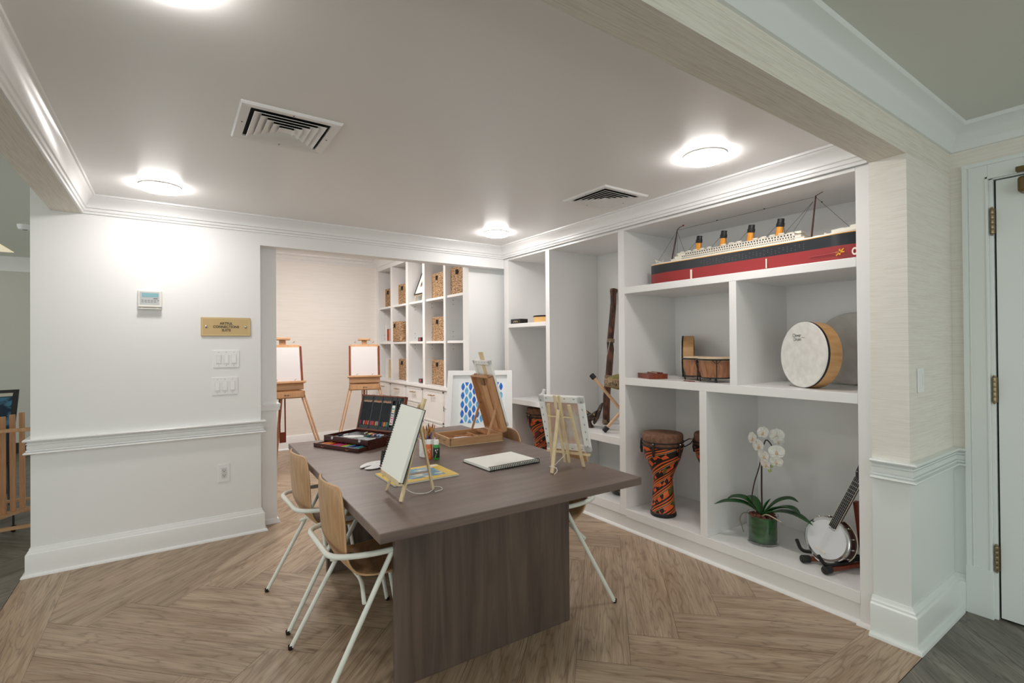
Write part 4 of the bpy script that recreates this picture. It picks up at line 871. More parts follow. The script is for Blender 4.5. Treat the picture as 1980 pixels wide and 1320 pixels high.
def win_row(y0, y1, z, n, x, w=.006, h=.006):
    for i in range(n):
        y = y0+(y1-y0)*i/(n-1); mb.box((x-.0012, y-w/2, z-h/2), (x+.001, y+w/2, z+h/2))
win_row(2.30, 1.50, .1765, 64, -.0745, .004, .0045); win_row(2.30, 1.50, .1925, 50, -.0715, .0055, .008); win_row(2.27, 1.52, .2085, 40, -.0685, .009, .0075)
mb.build('window_rows', BLACK, sp, smooth=0)
mb = MB()
for (y0, y1, z0, z1, hw) in ((2.40, 1.44, .168, .184, .0735), (2.37, 1.46, .184, .2005, .0705), (2.34, 1.50, .2005, .217, .0675)):
    mb.box((-hw, y1, z0), (hw, y0, z1)); mb.box((-hw-.003, y1-.003, z1-.001), (hw+.003, y0+.003, z1+.001))
for y in (2.36, 2.30, 1.90, 1.72, 1.54, 1.50): mb.box((-.03, y-.022, .217), (.03, y+.022, .232))
mb.build('superstructure', CREAM, sp, smooth=0)
mb = MB(); mb.box((-.055, 1.15, .178), (.055, 1.30, .196)); mb.box((-.035, 1.16, .196), (.035, 1.21, .210)); mb.box((-.02, 1.25, .196), (.02, 1.28, .206)); mb.box((-.02, 1.38, .168), (.02, 1.41, .186)); mb.box((-.02, 2.50, .170), (.02, 2.56, .184))
mb.tube([(-.03, 2.56, .175), (-.03, 2.58, .21)], .004, 6); mb.tube([(0, 2.52, .175), (-.01, 2.58, .205)], .004, 6); mb.tube([(0, 2.54, .175), (-.01, 2.52, .205)], .004, 6)
mb.tube([(-.02, 1.345, .168), (-.02, 1.345, .192)], .008, 8); mb.tube([(.02, 1.345, .168), (.02, 1.345, .192)], .008, 8)
mb.build('deck_houses', CREAM, sp, smooth=40)
for i in range(14):
    y = 2.31-i*.056
    if i in (5, 9): continue
    lb = MB().ball((-.062, y, .226), .0075, 8, 0, (.8, 3.0, .75)).build('lifeboat', CREAM, sp)
for y in (2.212, 2.016, 1.815, 1.622):
    M = tr(0, y+.006, .215) @ rot(x=7.5)
    f = MB().lathe([(.019, 0), (.019, .073)], 20, 0, M @ Matrix.Diagonal((.8, 1.12, 1, 1))).build('funnel', FUN, sp, smooth=40); f['label'] = 'orange funnel with black top'
    MB().lathe([(.0205, .070), (.0225, .074), (.0225, .094), (.0195, .096), (.0185, .122), (.016, .122), (.0155, .1)], 20, 0, M @ Matrix.Diagonal((.8, 1.12, 1, 1))).build('funnel_top', BLACK, f, smooth=40)
MASTM = mat('mast_brown', '#4a2620', .4); LINE = mat('rigging_thread', '#3a3634', .6)
MB().tube([(0, 2.455, .168), (0, 2.395, .418), (0, 2.375, .432), (0, 2.345, .440)], [.0055, .004, .003, .002], 8).build('mast', MASTM, sp); MB().ball((0, 2.342, .441), .007, 8).build('mast_flag', RED, sp)
MB().tube([(0, 1.434, .168), (0, 1.405, .430), (0, 1.365, .444)], [.0058, .004, .002], 8).build('mast', MASTM, sp)
def rig(p, q): MB().tube([p, q], .0011, 5).build('rigging_line', LINE, sp, smooth=0)
T1 = (0, 2.398, .410); T2_ = (0, 1.407, .425)
for q_ in ((0, 2.60, .178), (-.05, 2.39, .18), (-.05, 2.36, .215), (0, 2.33, .235)): rig(T1, q_)
for q_ in ((-.05, 1.56, .235), (-.03, 1.53, .225), (0, 1.225, .205)): rig((0, 1.42, .40) if q_[1] > 1.4 else T2_, q_)
rig((0, 2.385, .415), T2_)
for y in (2.06, 1.72, 1.30): MB().ball((0, y if y > 1.4 else 1.372, .417+.0103*(2.385-y)/.978 if y > 1.4 else .385), .0045, 8).build('rigging_bead', BLACK, sp)
for y in (2.212, 2.016, 1.815, 1.622): rig((-.0, y+.016, .30), (-.05, y+.065, .222)); rig((0, y-.02, .30), (-.05, y-.06, .222))
mb = MB()
for i in range(30):
    for j in range(3):
        if (i+j) % 4: mb.box((-.0795, 2.14-.024*i, .108+.013*j), (-.0775, 2.136-.024*i, .1105+.013*j)); 
mb.build('portholes', mat('porthole_grey', '#7d8288', .4), sp, smooth=0)
mb = MB()
for k in range(2): mb.bar((-.083+.003*k, 1.246+.02*k-.0, .040), (-.083, 1.246-.02*k, .075), .007, .003, 0, (1, 0, 0))
mb.bar((-.083, 1.222, .057), (-.083, 1.27, .057), .007, .003, 0, (1, 0, 0)); mb.build('propeller', YEL, sp, smooth=0)
MB().tube([(-.079, 1.41, .052), (-.083, 1.25, .057)], .003, 8).build('propeller_shaft', RED, sp)
MB().lathe([(.010, 0), (.018, 0), (.018, .002), (.010, .002)], 20, 0, tr(-.060, 1.180, .055) @ rot(y=-90, z=0) @ Matrix.Diagonal((1.2, .8, 1, 1))).build('rudder_ring', CREAM, sp)
mb = MB(); mb.box((-.078, 1.665, .022), (-.0765, 1.673, .082)); mb.box((-.078, 2.214, .018), (-.0765, 2.230, .085)); mb.build('hull_glare', CREAM, sp, smooth=0)  # cream strips paint glare onto the red lower hull

# ------------------------------------------------------------------ drums
DSKIN = mat('white_drum_skin', '#e9e7e3', .55, var='#dcd9d4', scale=(20, 20, 20)); MAPLE = wood('maple_shell', '#d9ac78', '#c8955f', (25, 25, 6), .4)
def frame_drum(name, label, c, n, r, depth, skin=DSKIN, shell=MAPLE, band=.010, group=None):
    t = thing(name, label, 'drum', (0, 0, 0), 0, group); ez = Vector(n).normalized(); ex = Vector((0, 0, 1)).cross(ez).normalized(); ey = ez.cross(ex)
    t.matrix_world = basis(c, ex, ey, ez)
    MB().lathe([(r-.009, -depth), (r, -depth), (r, -.014), (r-.009, -.014), (r-.009, -depth)], 72).build('wooden_shell', shell, t, smooth=40)
    if band: MB().lathe([(r+.0004, -.018), (r+.0018, -.018), (r+.0018, -.007), (r+.0004, -.005)], 72).build('black_band', BLACK, t, smooth=40)
    MB().lathe([(.0001, 0), (r-.004, 0), (r, -.003), (r+.001, -.007), (r-.009, -.016), (.0001, -.014)], 72).build('drum_skin', skin, t, smooth=30)
    return t
bdm = frame_drum('frame_drum', 'large white-skinned frame drum with pale wooden shell and small logo, standing in the bookcase', (3.135, 1.462, 1.4265), (-.885, .455, .05), .198, .095)
INK = mat('ink_black', '#222226', .5)
for i, (s_, x_, y_, sz) in enumerate((('Clever', -.055, .116, .030), ('Drum', -.048, .092, .030), ('—', .002, .103, .03))): text_mesh('logo', s_, sz, INK, bdm, tr(x_, y_, .0006) @ Matrix.Diagonal((.9, 1, 1, 1)), ext=.0003)
bk = frame_drum('frame_drum', 'big thin pale parchment drum leaning against the back of the same bay', (3.575, 1.372, 1.4585), (-.99, .02, .10), .231, .035, mat('parchment_skin', '#d8d4cd', .6, var='#c6c1ba', scale=(9, 9, 9), detail=6), mat('dark_hoop', '#4a4a48', .4), 0)
frame_drum('frame_drum', 'small frame drum standing edge-on behind the bongos', (3.455, 2.555, 1.3935), (-.55, .83, 0), .166, .095)
bg = thing('bongo_drums', 'pair of bongo drums with walnut shells and black hardware', 'bongo drums', (0, 0, 1.2265))
WAL = wood('walnut_stripes', '#b98562', '#8a5a3f', (60, 60, 4), .3)
HIDE = mat('natural_hide', '#cdb699', .6)
for cx, cy, r, rb in ((3.245, 2.262, .098, .078), (3.165, 2.058, .118, .094)):
    dm = MB().lathe([(rb, .028), (rb+.003, .03), ((r+rb)/2, .09), (r-.002, .155), (r-.008, .160), (rb-.01, .03), (rb, .028)], 40, 0, tr(cx, cy, 0)).build('drum_shell', WAL, bg, smooth=40)
    MB().lathe([(.0001, .176), (r-.004, .175), (r+.004, .166), (r+.002, .15), (r-.006, .15)], 40, 0, tr(cx, cy, 0)).build('drum_skin', HIDE, dm, smooth=40)
    MB().tube([(cx+(r+.006)*math.cos(a), cy+(r+.006)*math.sin(a), .158) for a in [2*PI*k/40 for k in range(40)]], .0052, 8, 0, closed=True).build('top_hoop', BLACK, dm)
    MB().tube([(cx+(rb+.004)*math.cos(a), cy+(rb+.004)*math.sin(a), .030) for a in [2*PI*k/40 for k in range(40)]], .0045, 8, 0, closed=True).build('bottom_hoop', BLACK, dm)
    for k in range(4):
        a = math.radians(215+90*k); c_, s_ = math.cos(a), math.sin(a)
        MB().tube([(cx+(r+.008)*c_, cy+(r+.008)*s_, .158), (cx+(r+.014)*c_, cy+(r+.014)*s_, .13), (cx+(rb+.014)*c_, cy+(rb+.014)*s_, .04), (cx+(rb+.010)*c_, cy+(rb+.010)*s_, .001)], [.004, .003, .003, .0055], 8).build('tuning_rod', BLACK, dm)
        a2_ = a+.0; MB().tube([(cx+(r+.008)*math.cos(a+t_), cy+(r+.008)*math.sin(a+t_), .160-.028*math.cos(t_/.24*PI/2)) for t_ in (-.24, -.16, -.08, 0, .08, .16, .24)], .0022, 6).build('claw', BLACK, dm)
MB().box((3.16, 2.14, .07), (3.24, 2.19, .11)).build('centre_block', WAL, bg, smooth=0)
t = thing('wooden_box', 'small flat reddish wooden box at the front of the bongo bay', 'box', (3.13, 2.59, 1.2265), -24)
MB().box((-.075, -.105, 0), (.075, .105, .034)).build('box_body', REDW, t, bevel=.002, smooth=0); MB().box((-.0765, -.106, .034), (.0765, .106, .038)).build('lid', REDW, t, bevel=.001, smooth=0)
for i, (x, l) in enumerate(((-.02, 'front one of the two little sticks on the red wooden box'), (.02, 'rear one of the two little sticks on the red wooden box'))):
    t = thing('small_stick', l, 'stick', (3.13, 2.585, 1.2655), -24+6*i); MB().tube([(x, -.10, .006), (x, .045, .006)], .006, 8).build('rod', REDW if i else mat('dull_tan', '#9c7a66', .5), t)
for i in range(2):
    t = thing('drum_key', ['longer dark metal piece lying in front of the bongos', 'short dark metal piece lying in front of the bongos'][i], 'tool', (3.05-.01*i, 2.21-.05*i, 1.2268), 70+12*i); MB().bar((-.03+.01*i, 0, .003), (.03, 0, .003), .006, .005).build('shaft', REDW, t, smooth=0); MB().bar((.03, -.01, .003), (.03, .01, .003), .005, .005).build('crosspiece', REDW, t, smooth=0)

# djembes with printed cloth pattern
KEN = mat('printed_african_cloth', '#e2632b', .45); nt = KEN.node_tree; b = nt.nodes['Principled BSDF']; L = nt.links.new
uv = nt.nodes.new('ShaderNodeUVMap')
def mapn(sc, rz=0, loc=(0, 0, 0)):
    m = nt.nodes.new('ShaderNodeMapping'); m.inputs['Scale'].default_value = sc; m.inputs['Rotation'].default_value = (0, 0, rz); m.inputs['Location'].default_value = loc; L(uv.outputs[0], m.inputs[0]); return m.outputs[0]
def vor(vec, sc):
    v = nt.nodes.new('ShaderNodeTexVoronoi'); v.distance = 'MANHATTAN'; v.inputs['Scale'].default_value = sc; L(vec, v.inputs['Vector']); return v
def ramp(sock, stops):
    r = nt.nodes.new('ShaderNodeValToRGB'); r.color_ramp.interpolation = 'CONSTANT'
    while len(r.color_ramp.elements) < len(stops): r.color_ramp.elements.new(.5)
    for e, (p, c) in zip(r.color_ramp.elements, stops): e.position = p; e.color = S(c)
    L(sock, r.inputs[0]); return r.outputs[0]
# UV: u round the drum 0..1, v height in metres
w1 = nt.nodes.new('ShaderNodeTexWave'); w1.wave_profile = 'SAW'; w1.inputs['Scale'].default_value = 1.0; w1.inputs['Distortion'].default_value = 2.2; w1.inputs['Detail'].default_value = 0; w1.inputs['Detail Scale'].default_value = 1.2; L(mapn((1.6, 4.5, 1), .75), w1.inputs[0])
v1 = vor(mapn((5, 7, 1), .3), 2.2); sep = nt.nodes.new('ShaderNodeSeparateColor'); L(v1.outputs['Color'], sep.inputs[0])
cells = ramp(sep.outputs[0], [(0, '#16130f'), (.30, '#df5a26'), (.58, '#6e2c1c'), (.72, '#e8702c'), (.88, '#5c5a24')])
ch_ = nt.nodes.new('ShaderNodeTexChecker'); ch_.inputs['Scale'].default_value = 1; ch_.inputs[1].default_value = S('#e05e28'); ch_.inputs[2].default_value = S('#17120e'); L(mapn((18, 26, 1), .785), ch_.inputs[0])
stripes = ramp(w1.outputs['Fac'], [(0, '#15110e'), (.14, '#e2632b'), (.24, '#15110e'), (.34, '#e8742f'), (.46, '#19140f'), (.52, '#e6c9a2'), (.55, '#19140f')])
gt = nt.nodes.new('ShaderNodeMath'); gt.operation = 'GREATER_THAN'; gt.inputs[1].default_value = .58; L(w1.outputs['Fac'], gt.inputs[0])
g2 = nt.nodes.new('ShaderNodeMath'); g2.operation = 'GREATER_THAN'; g2.inputs[1].default_value = .5; L(sep.outputs[1], g2.inputs[0])
ma = nt.nodes.new('ShaderNodeMix'); ma.data_type = 'RGBA'; L(g2.outputs[0], ma.inputs[0]); L(cells, ma.inputs[6]); L(ch_.outputs[0], ma.inputs[7])
mz = nt.nodes.new('ShaderNodeMix'); mz.data_type = 'RGBA'; L(gt.outputs[0], mz.inputs[0]); L(stripes, mz.inputs[6]); L(ma.outputs[2], mz.inputs[7]); L(mz.outputs[2], b.inputs['Base Color'])
GOAT = mat('goat_skin_brown', '#86604a', .7, var='#6a4936', scale=(40, 40, 40)); 
def make_djembe(label):
    t = thing('djembe', label, 'drum', (0, 0, 0), 0, 'orange patterned djembes')
    MB().lathe([(.090, .026), (.087, .06), (.081, .15), (.076, .21), (.0725, .27), (.074, .295), (.083, .325), (.098, .365), (.118, .41), (.135, .45), (.147, .495), (.152, .53), (.151, .545)], 48).build('drum_shell', KEN, t, smooth=60)
    MB().lathe([(.0001, 0), (.094, 0), (.098, .006), (.097, .024), (.090, .030)], 48).build('base_ring', BLACK, t, smooth=40)
    MB().lathe([(.147, .54), (.150, .57), (.152, .60), (.151, .622), (.146, .632), (.13, .634), (.0001, .630)], 48).build('drum_skin', GOAT, t, smooth=40)
    for z, r in ((.540, .1535), (.572, .1555)): MB().tube([(r*math.cos(a), r*math.sin(a), z) for a in [2*PI*k/44 for k in range(44)]], .0065 if z < .55 else .0045, 8, 0, closed=True).build('tension_ring', BLACK, t)
    for k in range(5):
        a = math.radians(-42+72*k+20); c_, s_ = math.cos(a), math.sin(a)
        mb = MB(); mb.tube([(.158*c_, .158*s_, .578), (.165*c_, .165*s_, .55), (.163*c_, .163*s_, .50)], [.009, .007, .011], 10); mb.tube([(.163*c_, .163*s_, .515), (.160*c_, .160*s_, .47)], [.012, .008], 10); lug = mb.build('tuning_lug', BLACK, t)
        MB().ball((.170*c_, .170*s_, .566), .006, 8).build('bolt', CHROME, lug)
    a = math.radians(-62); c_, s_ = math.cos(a), math.sin(a)
    MB().tube([(.155*c_, .155*s_, .575), (.195*c_, .195*s_, .60), (.225*c_, .225*s_, .598), (.205*c_, .205*s_, .565), (.160*c_, .160*s_, .535)], .004, 8).build('carry_handle', BLACK, t)
    return t
dj = make_djembe('tall orange and black patterned djembe standing in the lower bookcase bay'); dj.location = (3.135, 2.500, .1765)
c = copy_tree(dj); c.location = (3.425, 2.242, .1765); c['label'] = 'second djembe standing further back, mostly hidden by the bay divider'; c.rotation_euler = (0, 0, 2.2)
c = copy_tree(dj); c.location = (3.24, 4.165, .1955); c['label'] = 'djembe below the side counter, half hidden behind the right-hand canvas'; c.rotation_euler = (0, 0, 1.1)

# ------------------------------------------------------------------ orchid
ox, oy, oz = 3.235, 1.772, .1765
op = thing('orchid_pot', 'glass cylinder with leaf-lined green pot holding a white orchid', 'plant', (ox, oy, oz))
GLASS = mat('clear_glass', '#ffffff', .03, trans=1)
MB().lathe([(.0001, 0), (.090, 0), (.094, .004), (.094, .188), (.0905, .188), (.0905, .012), (.0001, .010)], 48).build('glass_vase', GLASS, op, smooth=40)
MB().lathe([(.0001, .0125), (.080, .0125), (.086, .03), (.0875, .170), (.080, .172), (.0001, .165)], 40).build('leaf_lining', mat('banana_leaf_green', '#3c7a3f', .35, var='#1c4a27', scale=(10, 10, 34), range=(.35, .65)), op, smooth=40)
mb = MB()
for i in range(70):
    a = random.random()*6.283; r = .078*math.sqrt(random.random()); mb.box((-.012, -.005, -.004), (.012, .005, .004), 0, tr(r*math.cos(a), r*math.sin(a), .172+random.random()*.010) @ rot(random.uniform(-30, 30), random.uniform(-30, 30), random.uniform(0, 360)))
o = mb.build('bark_chips', mat('bark_brown', '#7c4a36', .85), op, smooth=0); o['kind'] = 'stuff'
LEAF = mat('orchid_leaf_green', '#1c4426', .3, var='#2c5c2b', scale=(6, 6, 6)); STEM = mat('orchid_stem', '#3b2a26', .5)
def leaf(path, w, name='leaf'):
    """strap leaf along a path with a folded midrib"""
    P = [Vector(p) for p in path]; out = []; n = 14; rows = []
    for i in range(n+1):
        f = i/n*(len(P)-1); k = min(int(f), len(P)-2); t = f-k
        a = P[max(k-1, 0)]; b_ = P[k]; c_ = P[k+1]; d = P[min(k+2, len(P)-1)]
        q = .5*((2*b_)+(c_-a)*t+(2*a-5*b_+4*c_-d)*t*t+(3*b_-a-3*c_+d)*t**3); out.append(q)
    for i, q in enumerate(out):
        d = (out[min(i+1, n)]-out[max(i-1, 0)]).normalized(); s_ = d.cross(Vector((0, 0, 1)))
        s_ = s_.normalized() if s_.length > .05 else Vector((0, 1, 0)); u = s_.cross(d); f = i/n; ww = 1.25*w*(math.sin(PI*(f*.86+.14))**.7)*(1 if f < .8 else max(.03, (1-f)/.2)**.5)
        rows.append([q+s_*ww*x+u*(abs(x)**1.3)*ww*.35 for x in (-1, -.5, 0, .5, 1)])
    return MB().grid(rows).build(name, LEAF, op, smooth=80, solid=.0025)
def W_(x, y, z): return (x-ox, y-oy, z-oz)
leaf([W_(3.235, 1.775, .355), W_(3.18, 1.86, .413), W_(3.11, 1.94, .423), W_(3.05, 2.005, .402)], .029)
leaf([W_(3.235, 1.78, .355), W_(3.22, 1.87, .43), W_(3.20, 1.95, .435), W_(3.18, 2.0, .408)], .031)
leaf([W_(3.235, 1.775, .355), W_(3.25, 1.83, .42), W_(3.27, 1.88, .440), W_(3.28, 1.93, .425)], .026)
leaf([W_(3.235, 1.77, .355), W_(3.22, 1.67, .425), W_(3.20, 1.58, .455), W_(3.17, 1.50, .452)], .031)
leaf([W_(3.235, 1.77, .355), W_(3.26, 1.70, .445), W_(3.29, 1.63, .485), W_(3.30, 1.572, .478)], .029)
leaf([W_(3.235, 1.77, .35), W_(3.21, 1.66, .408), W_(3.19, 1.54, .425), W_(3.17, 1.428, .400)], .031)
leaf([W_(3.235, 1.775, .355), W_(3.24, 1.75, .42), W_(3.24, 1.72, .475)], .018)
MB().tube([W_(3.235, 1.775, .35), W_(3.233, 1.776, .52), W_(3.23, 1.772, .72), W_(3.225, 1.764, .80)], .0055, 8).build('support_stake', STEM, op)
MB().tube(bez([W_(3.235, 1.79, .35), W_(3.22, 1.842, .43), W_(3.22, 1.82, .56), W_(3.225, 1.782, .68), W_(3.225, 1.764, .80), W_(3.22, 1.735, .868), W_(3.215, 1.70, .84), W_(3.21, 1.668, .77), W_(3.20, 1.69, .70)], 6, .06), .0038, 8).build('flower_stem', STEM, op)
ROOT = mat('aerial_root', '#8a8470', .7)
MB().tube(bez([W_(3.23, 1.85, .345), W_(3.21, 1.895, .345), W_(3.20, 1.915, .30), W_(3.20, 1.885, .215)], 5, .03), .0035, 7).build('aerial_root', ROOT, op); MB().tube(bez([W_(3.2, 1.76, .355), W_(3.15, 1.70, .40), W_(3.14, 1.60, .375)], 5, .05), .003, 7).build('aerial_root', mat('pale_root', '#cdbfa4', .7), op)
PET = mat('white_petal', '#f6f4ee', .5); LIPM = mat('yellow_lip', '#d9a35a', .5, var='#f2e6cf', scale=(120, 120, 120))
def petal(mb, M, w, l, cup=.25):
    rows = []
    for i in range(7):
        f = i/6; ww = w*math.sin(PI*min(.98, .08+f*.92))**.6; rows.append([(ww*x, l*f, cup*l*(f*f*.6)+.18*ww*abs(x)**2-.02*l*math.sin(f*6)) for x in (-1, -.5, 0, .5, 1)])
    mb.grid(rows, 0, M)
def flower(p, yaw, pit, s):
    mb = MB(); 
    for a in (0, 125, -125): petal(mb, rot(z=a) , .0175*s, .036*s)
    for a in (68, -68): petal(mb, tr(0, 0, .002) @ rot(z=a), .027*s, .040*s, .12)
    fl = mb.build('flower', PET, op, smooth=80, solid=.0012)
    # local z of the blossom looks out of the bay
    d = Vector((-math.cos(math.radians(yaw))*math.cos(math.radians(pit)), math.sin(math.radians(yaw))*math.cos(math.radians(pit)), math.sin(math.radians(pit))))
    ex = Vector((0, 0, 1)).cross(d).normalized(); ey = d.cross(ex); fl.matrix_local = basis(W_(*p), ex, ey, d)
    m2 = MB(); m2.ball((0, 0, .006), .005*s, 8, 0, (1, 1, 1.3)); m2.ball((0, -.008*s, .007), .005*s, 8, 0, (1.5, 1, .7)); m2.tube([(0, -.008*s, .007), (0, -.018*s, .012)], [.004*s, .001], 6); m2.build('flower_lip', LIPM, fl)
for p, yw, pt, s_ in (((3.19, 1.805, .862), 30, 5, 1.22), ((3.17, 1.755, .824), 20, -3, 1.30), ((3.21, 1.748, .905), 10, 20, 1.15), ((3.25, 1.682, .893), -35, 10, 1.25), ((3.25, 1.672, .858), -60, -5, 1.0), ((3.17, 1.722, .765), 15, -8, 1.15), ((3.185, 1.650, .800), -30, 5, 1.25), ((3.175, 1.712, .712), 20, -15, 1.1), ((3.19, 1.655, .738), -15, -15, 1.1)): flower(p, yw, pt, s_)
for q in ((3.20, 1.69, .70, .010), (3.195, 1.700, .672, .012)): MB().ball(W_(*q[:3]), q[3], 10, 0, (1, .9, 1.25)).build('flower_bud', mat('green_bud', '#b9bf7a', .5), op)

# ------------------------------------------------------------------ banjo on its stand
ez = Vector((-.97, .09, .22)).normalized(); ey = Vector((.076, -.155, .40)); ey = (ey-ez*ey.dot(ez)).normalized(); ex = ey.cross(ez)
bj = thing('banjo', 'small banjo with white head and dark fretboard leaning on its stand', 'banjo'); bj.matrix_world = basis((3.185, 1.362, .335), ex, ey, ez)
DW = wood('dark_walnut', '#4b2a20', '#33190f', (20, 20, 5), .3); RB = .128
MB().lathe([(.0001, -.074), (RB-.004, -.074), (RB+.006, -.070), (RB+.006, -.064), (RB-.003, -.058), (RB-.003, -.012), (.0001, -.010)], 48).build('resonator_body', DW, bj, smooth=40)
MB().lathe([(RB+.0055, -.074), (RB+.0085, -.073), (RB+.0085, -.066), (RB+.0055, -.065)], 48).build('binding', mat('ivory_binding', '#efe6cf', .4), bj, smooth=40)
MB().lathe([(RB-.018, .002), (RB-.006, .003), (RB, .0), (RB+.001, -.012), (RB-.004, -.022), (RB-.012, -.01)], 48).build('tension_hoop', CHROME, bj, smooth=30)
MB().lathe([(.0001, .0015), (RB-.016, .0015), (RB-.010, -.004), (.0001, -.004)], 48).build('banjo_head', mat('banjo_head_white', '#e6e8ec', .45), bj, smooth=30)
for k in range(14):
    a = 2*PI*k/14+.2
    if abs(math.degrees(a)-90) < 12: continue
    c_, s_ = math.cos(a), math.sin(a); mb = MB(); mb.tube([((RB+.003)*c_, (RB+.003)*s_, .002), ((RB+.006)*c_, (RB+.006)*s_, -.055)], .0018, 6); mb.ball(((RB+.006)*c_, (RB+.006)*s_, -.030), .0055, 8, 0, (1, 1, 1.7)); mb.build('tension_hook', CHROME, bj)
MB().box((-.017, RB-.012, -.030), (.017, RB+.288, -.006)).build('neck', DW, bj, bevel=.006, smooth=0)
MB().box((-.021, RB-.045, .0025), (.021, RB+.285, .009)).build('fretboard', mat('ebony', '#1b1716', .35), bj, smooth=0)
for x in (-.0225, .0215): MB().box((x, RB-.045, .0025), (x+.0012, RB+.285, .0092)).build('edge_binding', MATS['ivory_binding'], bj, smooth=0)
for i in range(17): y = RB+.285-.36*(1-2**(-(i+1)/12))*1.35; MB().box((-.021, y-.0008, .009), (.021, y+.0008, .0101)).build('fret', CHROME, bj, smooth=0) if y > RB-.04 else None
for x in (-.0135, -.0045, .0045, .0135): MB().tube([(x, -.075, .011), (x, RB+.285, .0125)], .0005, 5).build('string', mat('nylon_string', '#d8d8d8', .3), bj, smooth=0)
MB().box((-.03, -.079, .0015), (.03, -.073, .0105)).build('bridge', mat('ivory_binding', '#efe6cf', .4), bj, smooth=0)
MB().prism([(-.02, RB+.285), (.02, RB+.285), (.033, RB+.31), (.036, RB+.37), (.025, RB+.395), (.030, RB+.41), (0, RB+.40), (-.030, RB+.41), (-.025, RB+.395), (-.036, RB+.37), (-.033, RB+.31)], -.012, .003).build('headstock', mat('ebony', '#1b1716', .35), bj, bevel=.001, smooth=0)
for i, (x, y) in enumerate(((-.024, .315), (.024, .315), (-.026, .36), (.026, .36))): MB().ball((x, RB+y, .006), .005, 8).build('tuning_peg', CHROME, bj); MB().ball((x, RB+y, -.024), .008, 8).build('peg_button', mat('ivory_binding', '#efe6cf', .4), bj)
MB().box((-.02, -RB-.012, -.02), (.02, -RB-.002, .0)).build('tailpiece', CHROME, bj, bevel=.003, smooth=0)
mb = MB(); mb.ball((.0, .082, .0018), .006, 8, 0, (2.2, 1, .1)); mb.ball((-.006, .086, .0018), .004, 8, 0, (1, 1.4, .1)); mb.ball((.006, .086, .0018), .004, 8, 0, (1, 1.4, .1)); mb.build('crown_logo', INK, bj)
text_mesh('logo', 'REMOND', .009, INK, bj, tr(0, .070, .0017), ext=.0002)
st = thing('instrument_stand', 'red-brown wooden instrument stand with black rubber feet and yokes', 'stand', (0, 0, 0))
def W0(x, y, z): return (x, y, z)
MB().bar((3.36, 1.232, .196), (3.30, 1.250, .565), .034, .022, 0, (0, 1, 0)).build('upright', REDW, st, bevel=.003, smooth=0)
for p, q_ in (((3.085, 1.312, .2005), (3.40, 1.205, .2005)), ((3.135, 1.452, .2005), (3.40, 1.262, .2005))):
    r = MB().bar(p, q_, .026, .024).build('foot_rail', REDW, st, bevel=.004, smooth=0); d = (Vector(p)-Vector(q_)).normalized()
    MB().tube([Vector(p)+d*.032, Vector(p)+d*.026, Vector(p)-d*.018], [.018, .0225, .0205], 16).build('rubber_foot', BLACK, r, smooth=60)
MB().tube(bez([(3.34, 1.24, .235), (3.20, 1.270, .222), (3.085, 1.325, .215), (3.055, 1.350, .275)], 6, .04), [.011]*1 and .0105, 12).build('yoke_arm', BLACK, st)
MB().tube(bez([(3.34, 1.25, .235), (3.24, 1.42, .222), (3.12, 1.475, .245), (3.09, 1.485, .315)], 6, .05), .0105, 12).build('yoke_arm', BLACK, st)
MB().tube(bez([(3.33, 1.24, .30), (3.40, 1.18, .30), (3.42, 1.165, .28)], 4, .02), .009, 10).build('fold_knob', BLACK, st)

# ------------------------------------------------------------------ tall bay: didgeridoo, drum on stand, carved bowl
BARK = mat('carved_dark_wood', '#3c2219', .55, var='#7a4a34', scale=(30, 30, 9), range=(.38, .56), bump=.4)
dg = thing('didgeridoo', 'dark carved wooden didgeridoo leaning in the tall bay', 'didgeridoo', (0, 0, 0)); P0, P1 = Vector((3.40, 3.375, .7365)), Vector((3.585, 3.43, 2.03))
pts = [P0.lerp(P1, f) for f in (0, .02, .06, .2, .4, .55, .6, .75, .9, .97, .985, 1)]
MB().tube([p+Vector((.004*math.sin(i*1.7), .005*math.cos(i*2.1), 0)) if 0 < i < 11 else p for i, p in enumerate(pts)], [.033, .034, .0335, .034, .032, .0325, .031, .030, .029, .030, .037, .038], 16).build('wooden_pipe', BARK, dg, smooth=60)
for f in (.005, .33, .60): MB().tube([P0.lerp(P1, f), P0.lerp(P1, f+.026)], .0355 if f > .01 else .0345, 16).build('wrapping', mat('tan_wrapping', '#8a7560', .8), dg, smooth=60)
MB().tube([P0.lerp(P1, .61)+Vector((-.03, -.02, 0)), P0.lerp(P1, .52)+Vector((-.034, .0, 0)), P0.lerp(P1, .46)+Vector((-.03, .03, 0))], .002, 6).build('string', mat('white_cord', '#f3f3ee', .8), dg)
sd = thing('drum_stand', 'pale wooden crossed stick stand with black rubber tips', 'stand')
ASH = mat('pale_ash_wood', '#dcb48e', .45)
def leg(p, q_, both=(1, 1)):
    p, q_ = Vector(p), Vector(q_); l = MB().tube([p, q_], .0135, 12).build('stick_leg', ASH, sd, smooth=60); d = (q_-p).normalized()
    if both[0]: MB().tube([p-d*.012, p-d*.008, p+d*.035, p+d*.038], [.014, .023, .023, .0150], 14).build('rubber_tip', BLACK, l, smooth=60)
    if both[1]: MB().tube([q_+d*.012, q_+d*.008, q_-d*.035, q_-d*.038], [.014, .023, .023, .0150], 14).build('rubber_tip', BLACK, l, smooth=60)
leg((3.065, 3.205, 1.222), (3.28, 2.89, .775)); leg((3.075, 3.065, .755), (3.30, 2.862, 1.10)); leg((3.34, 3.10, .755), (3.24, 2.87, 1.16), (1, 0))
MB().tube([(3.19, 2.96, .93), (3.27, 2.96, .94)], .004, 8).build('pivot_bolt', CHROME, sd)
dd = thing('hand_drum', 'olive green padded drum with woven fringe band resting on the stick stand', 'drum', (3.235, 2.995, 1.168))
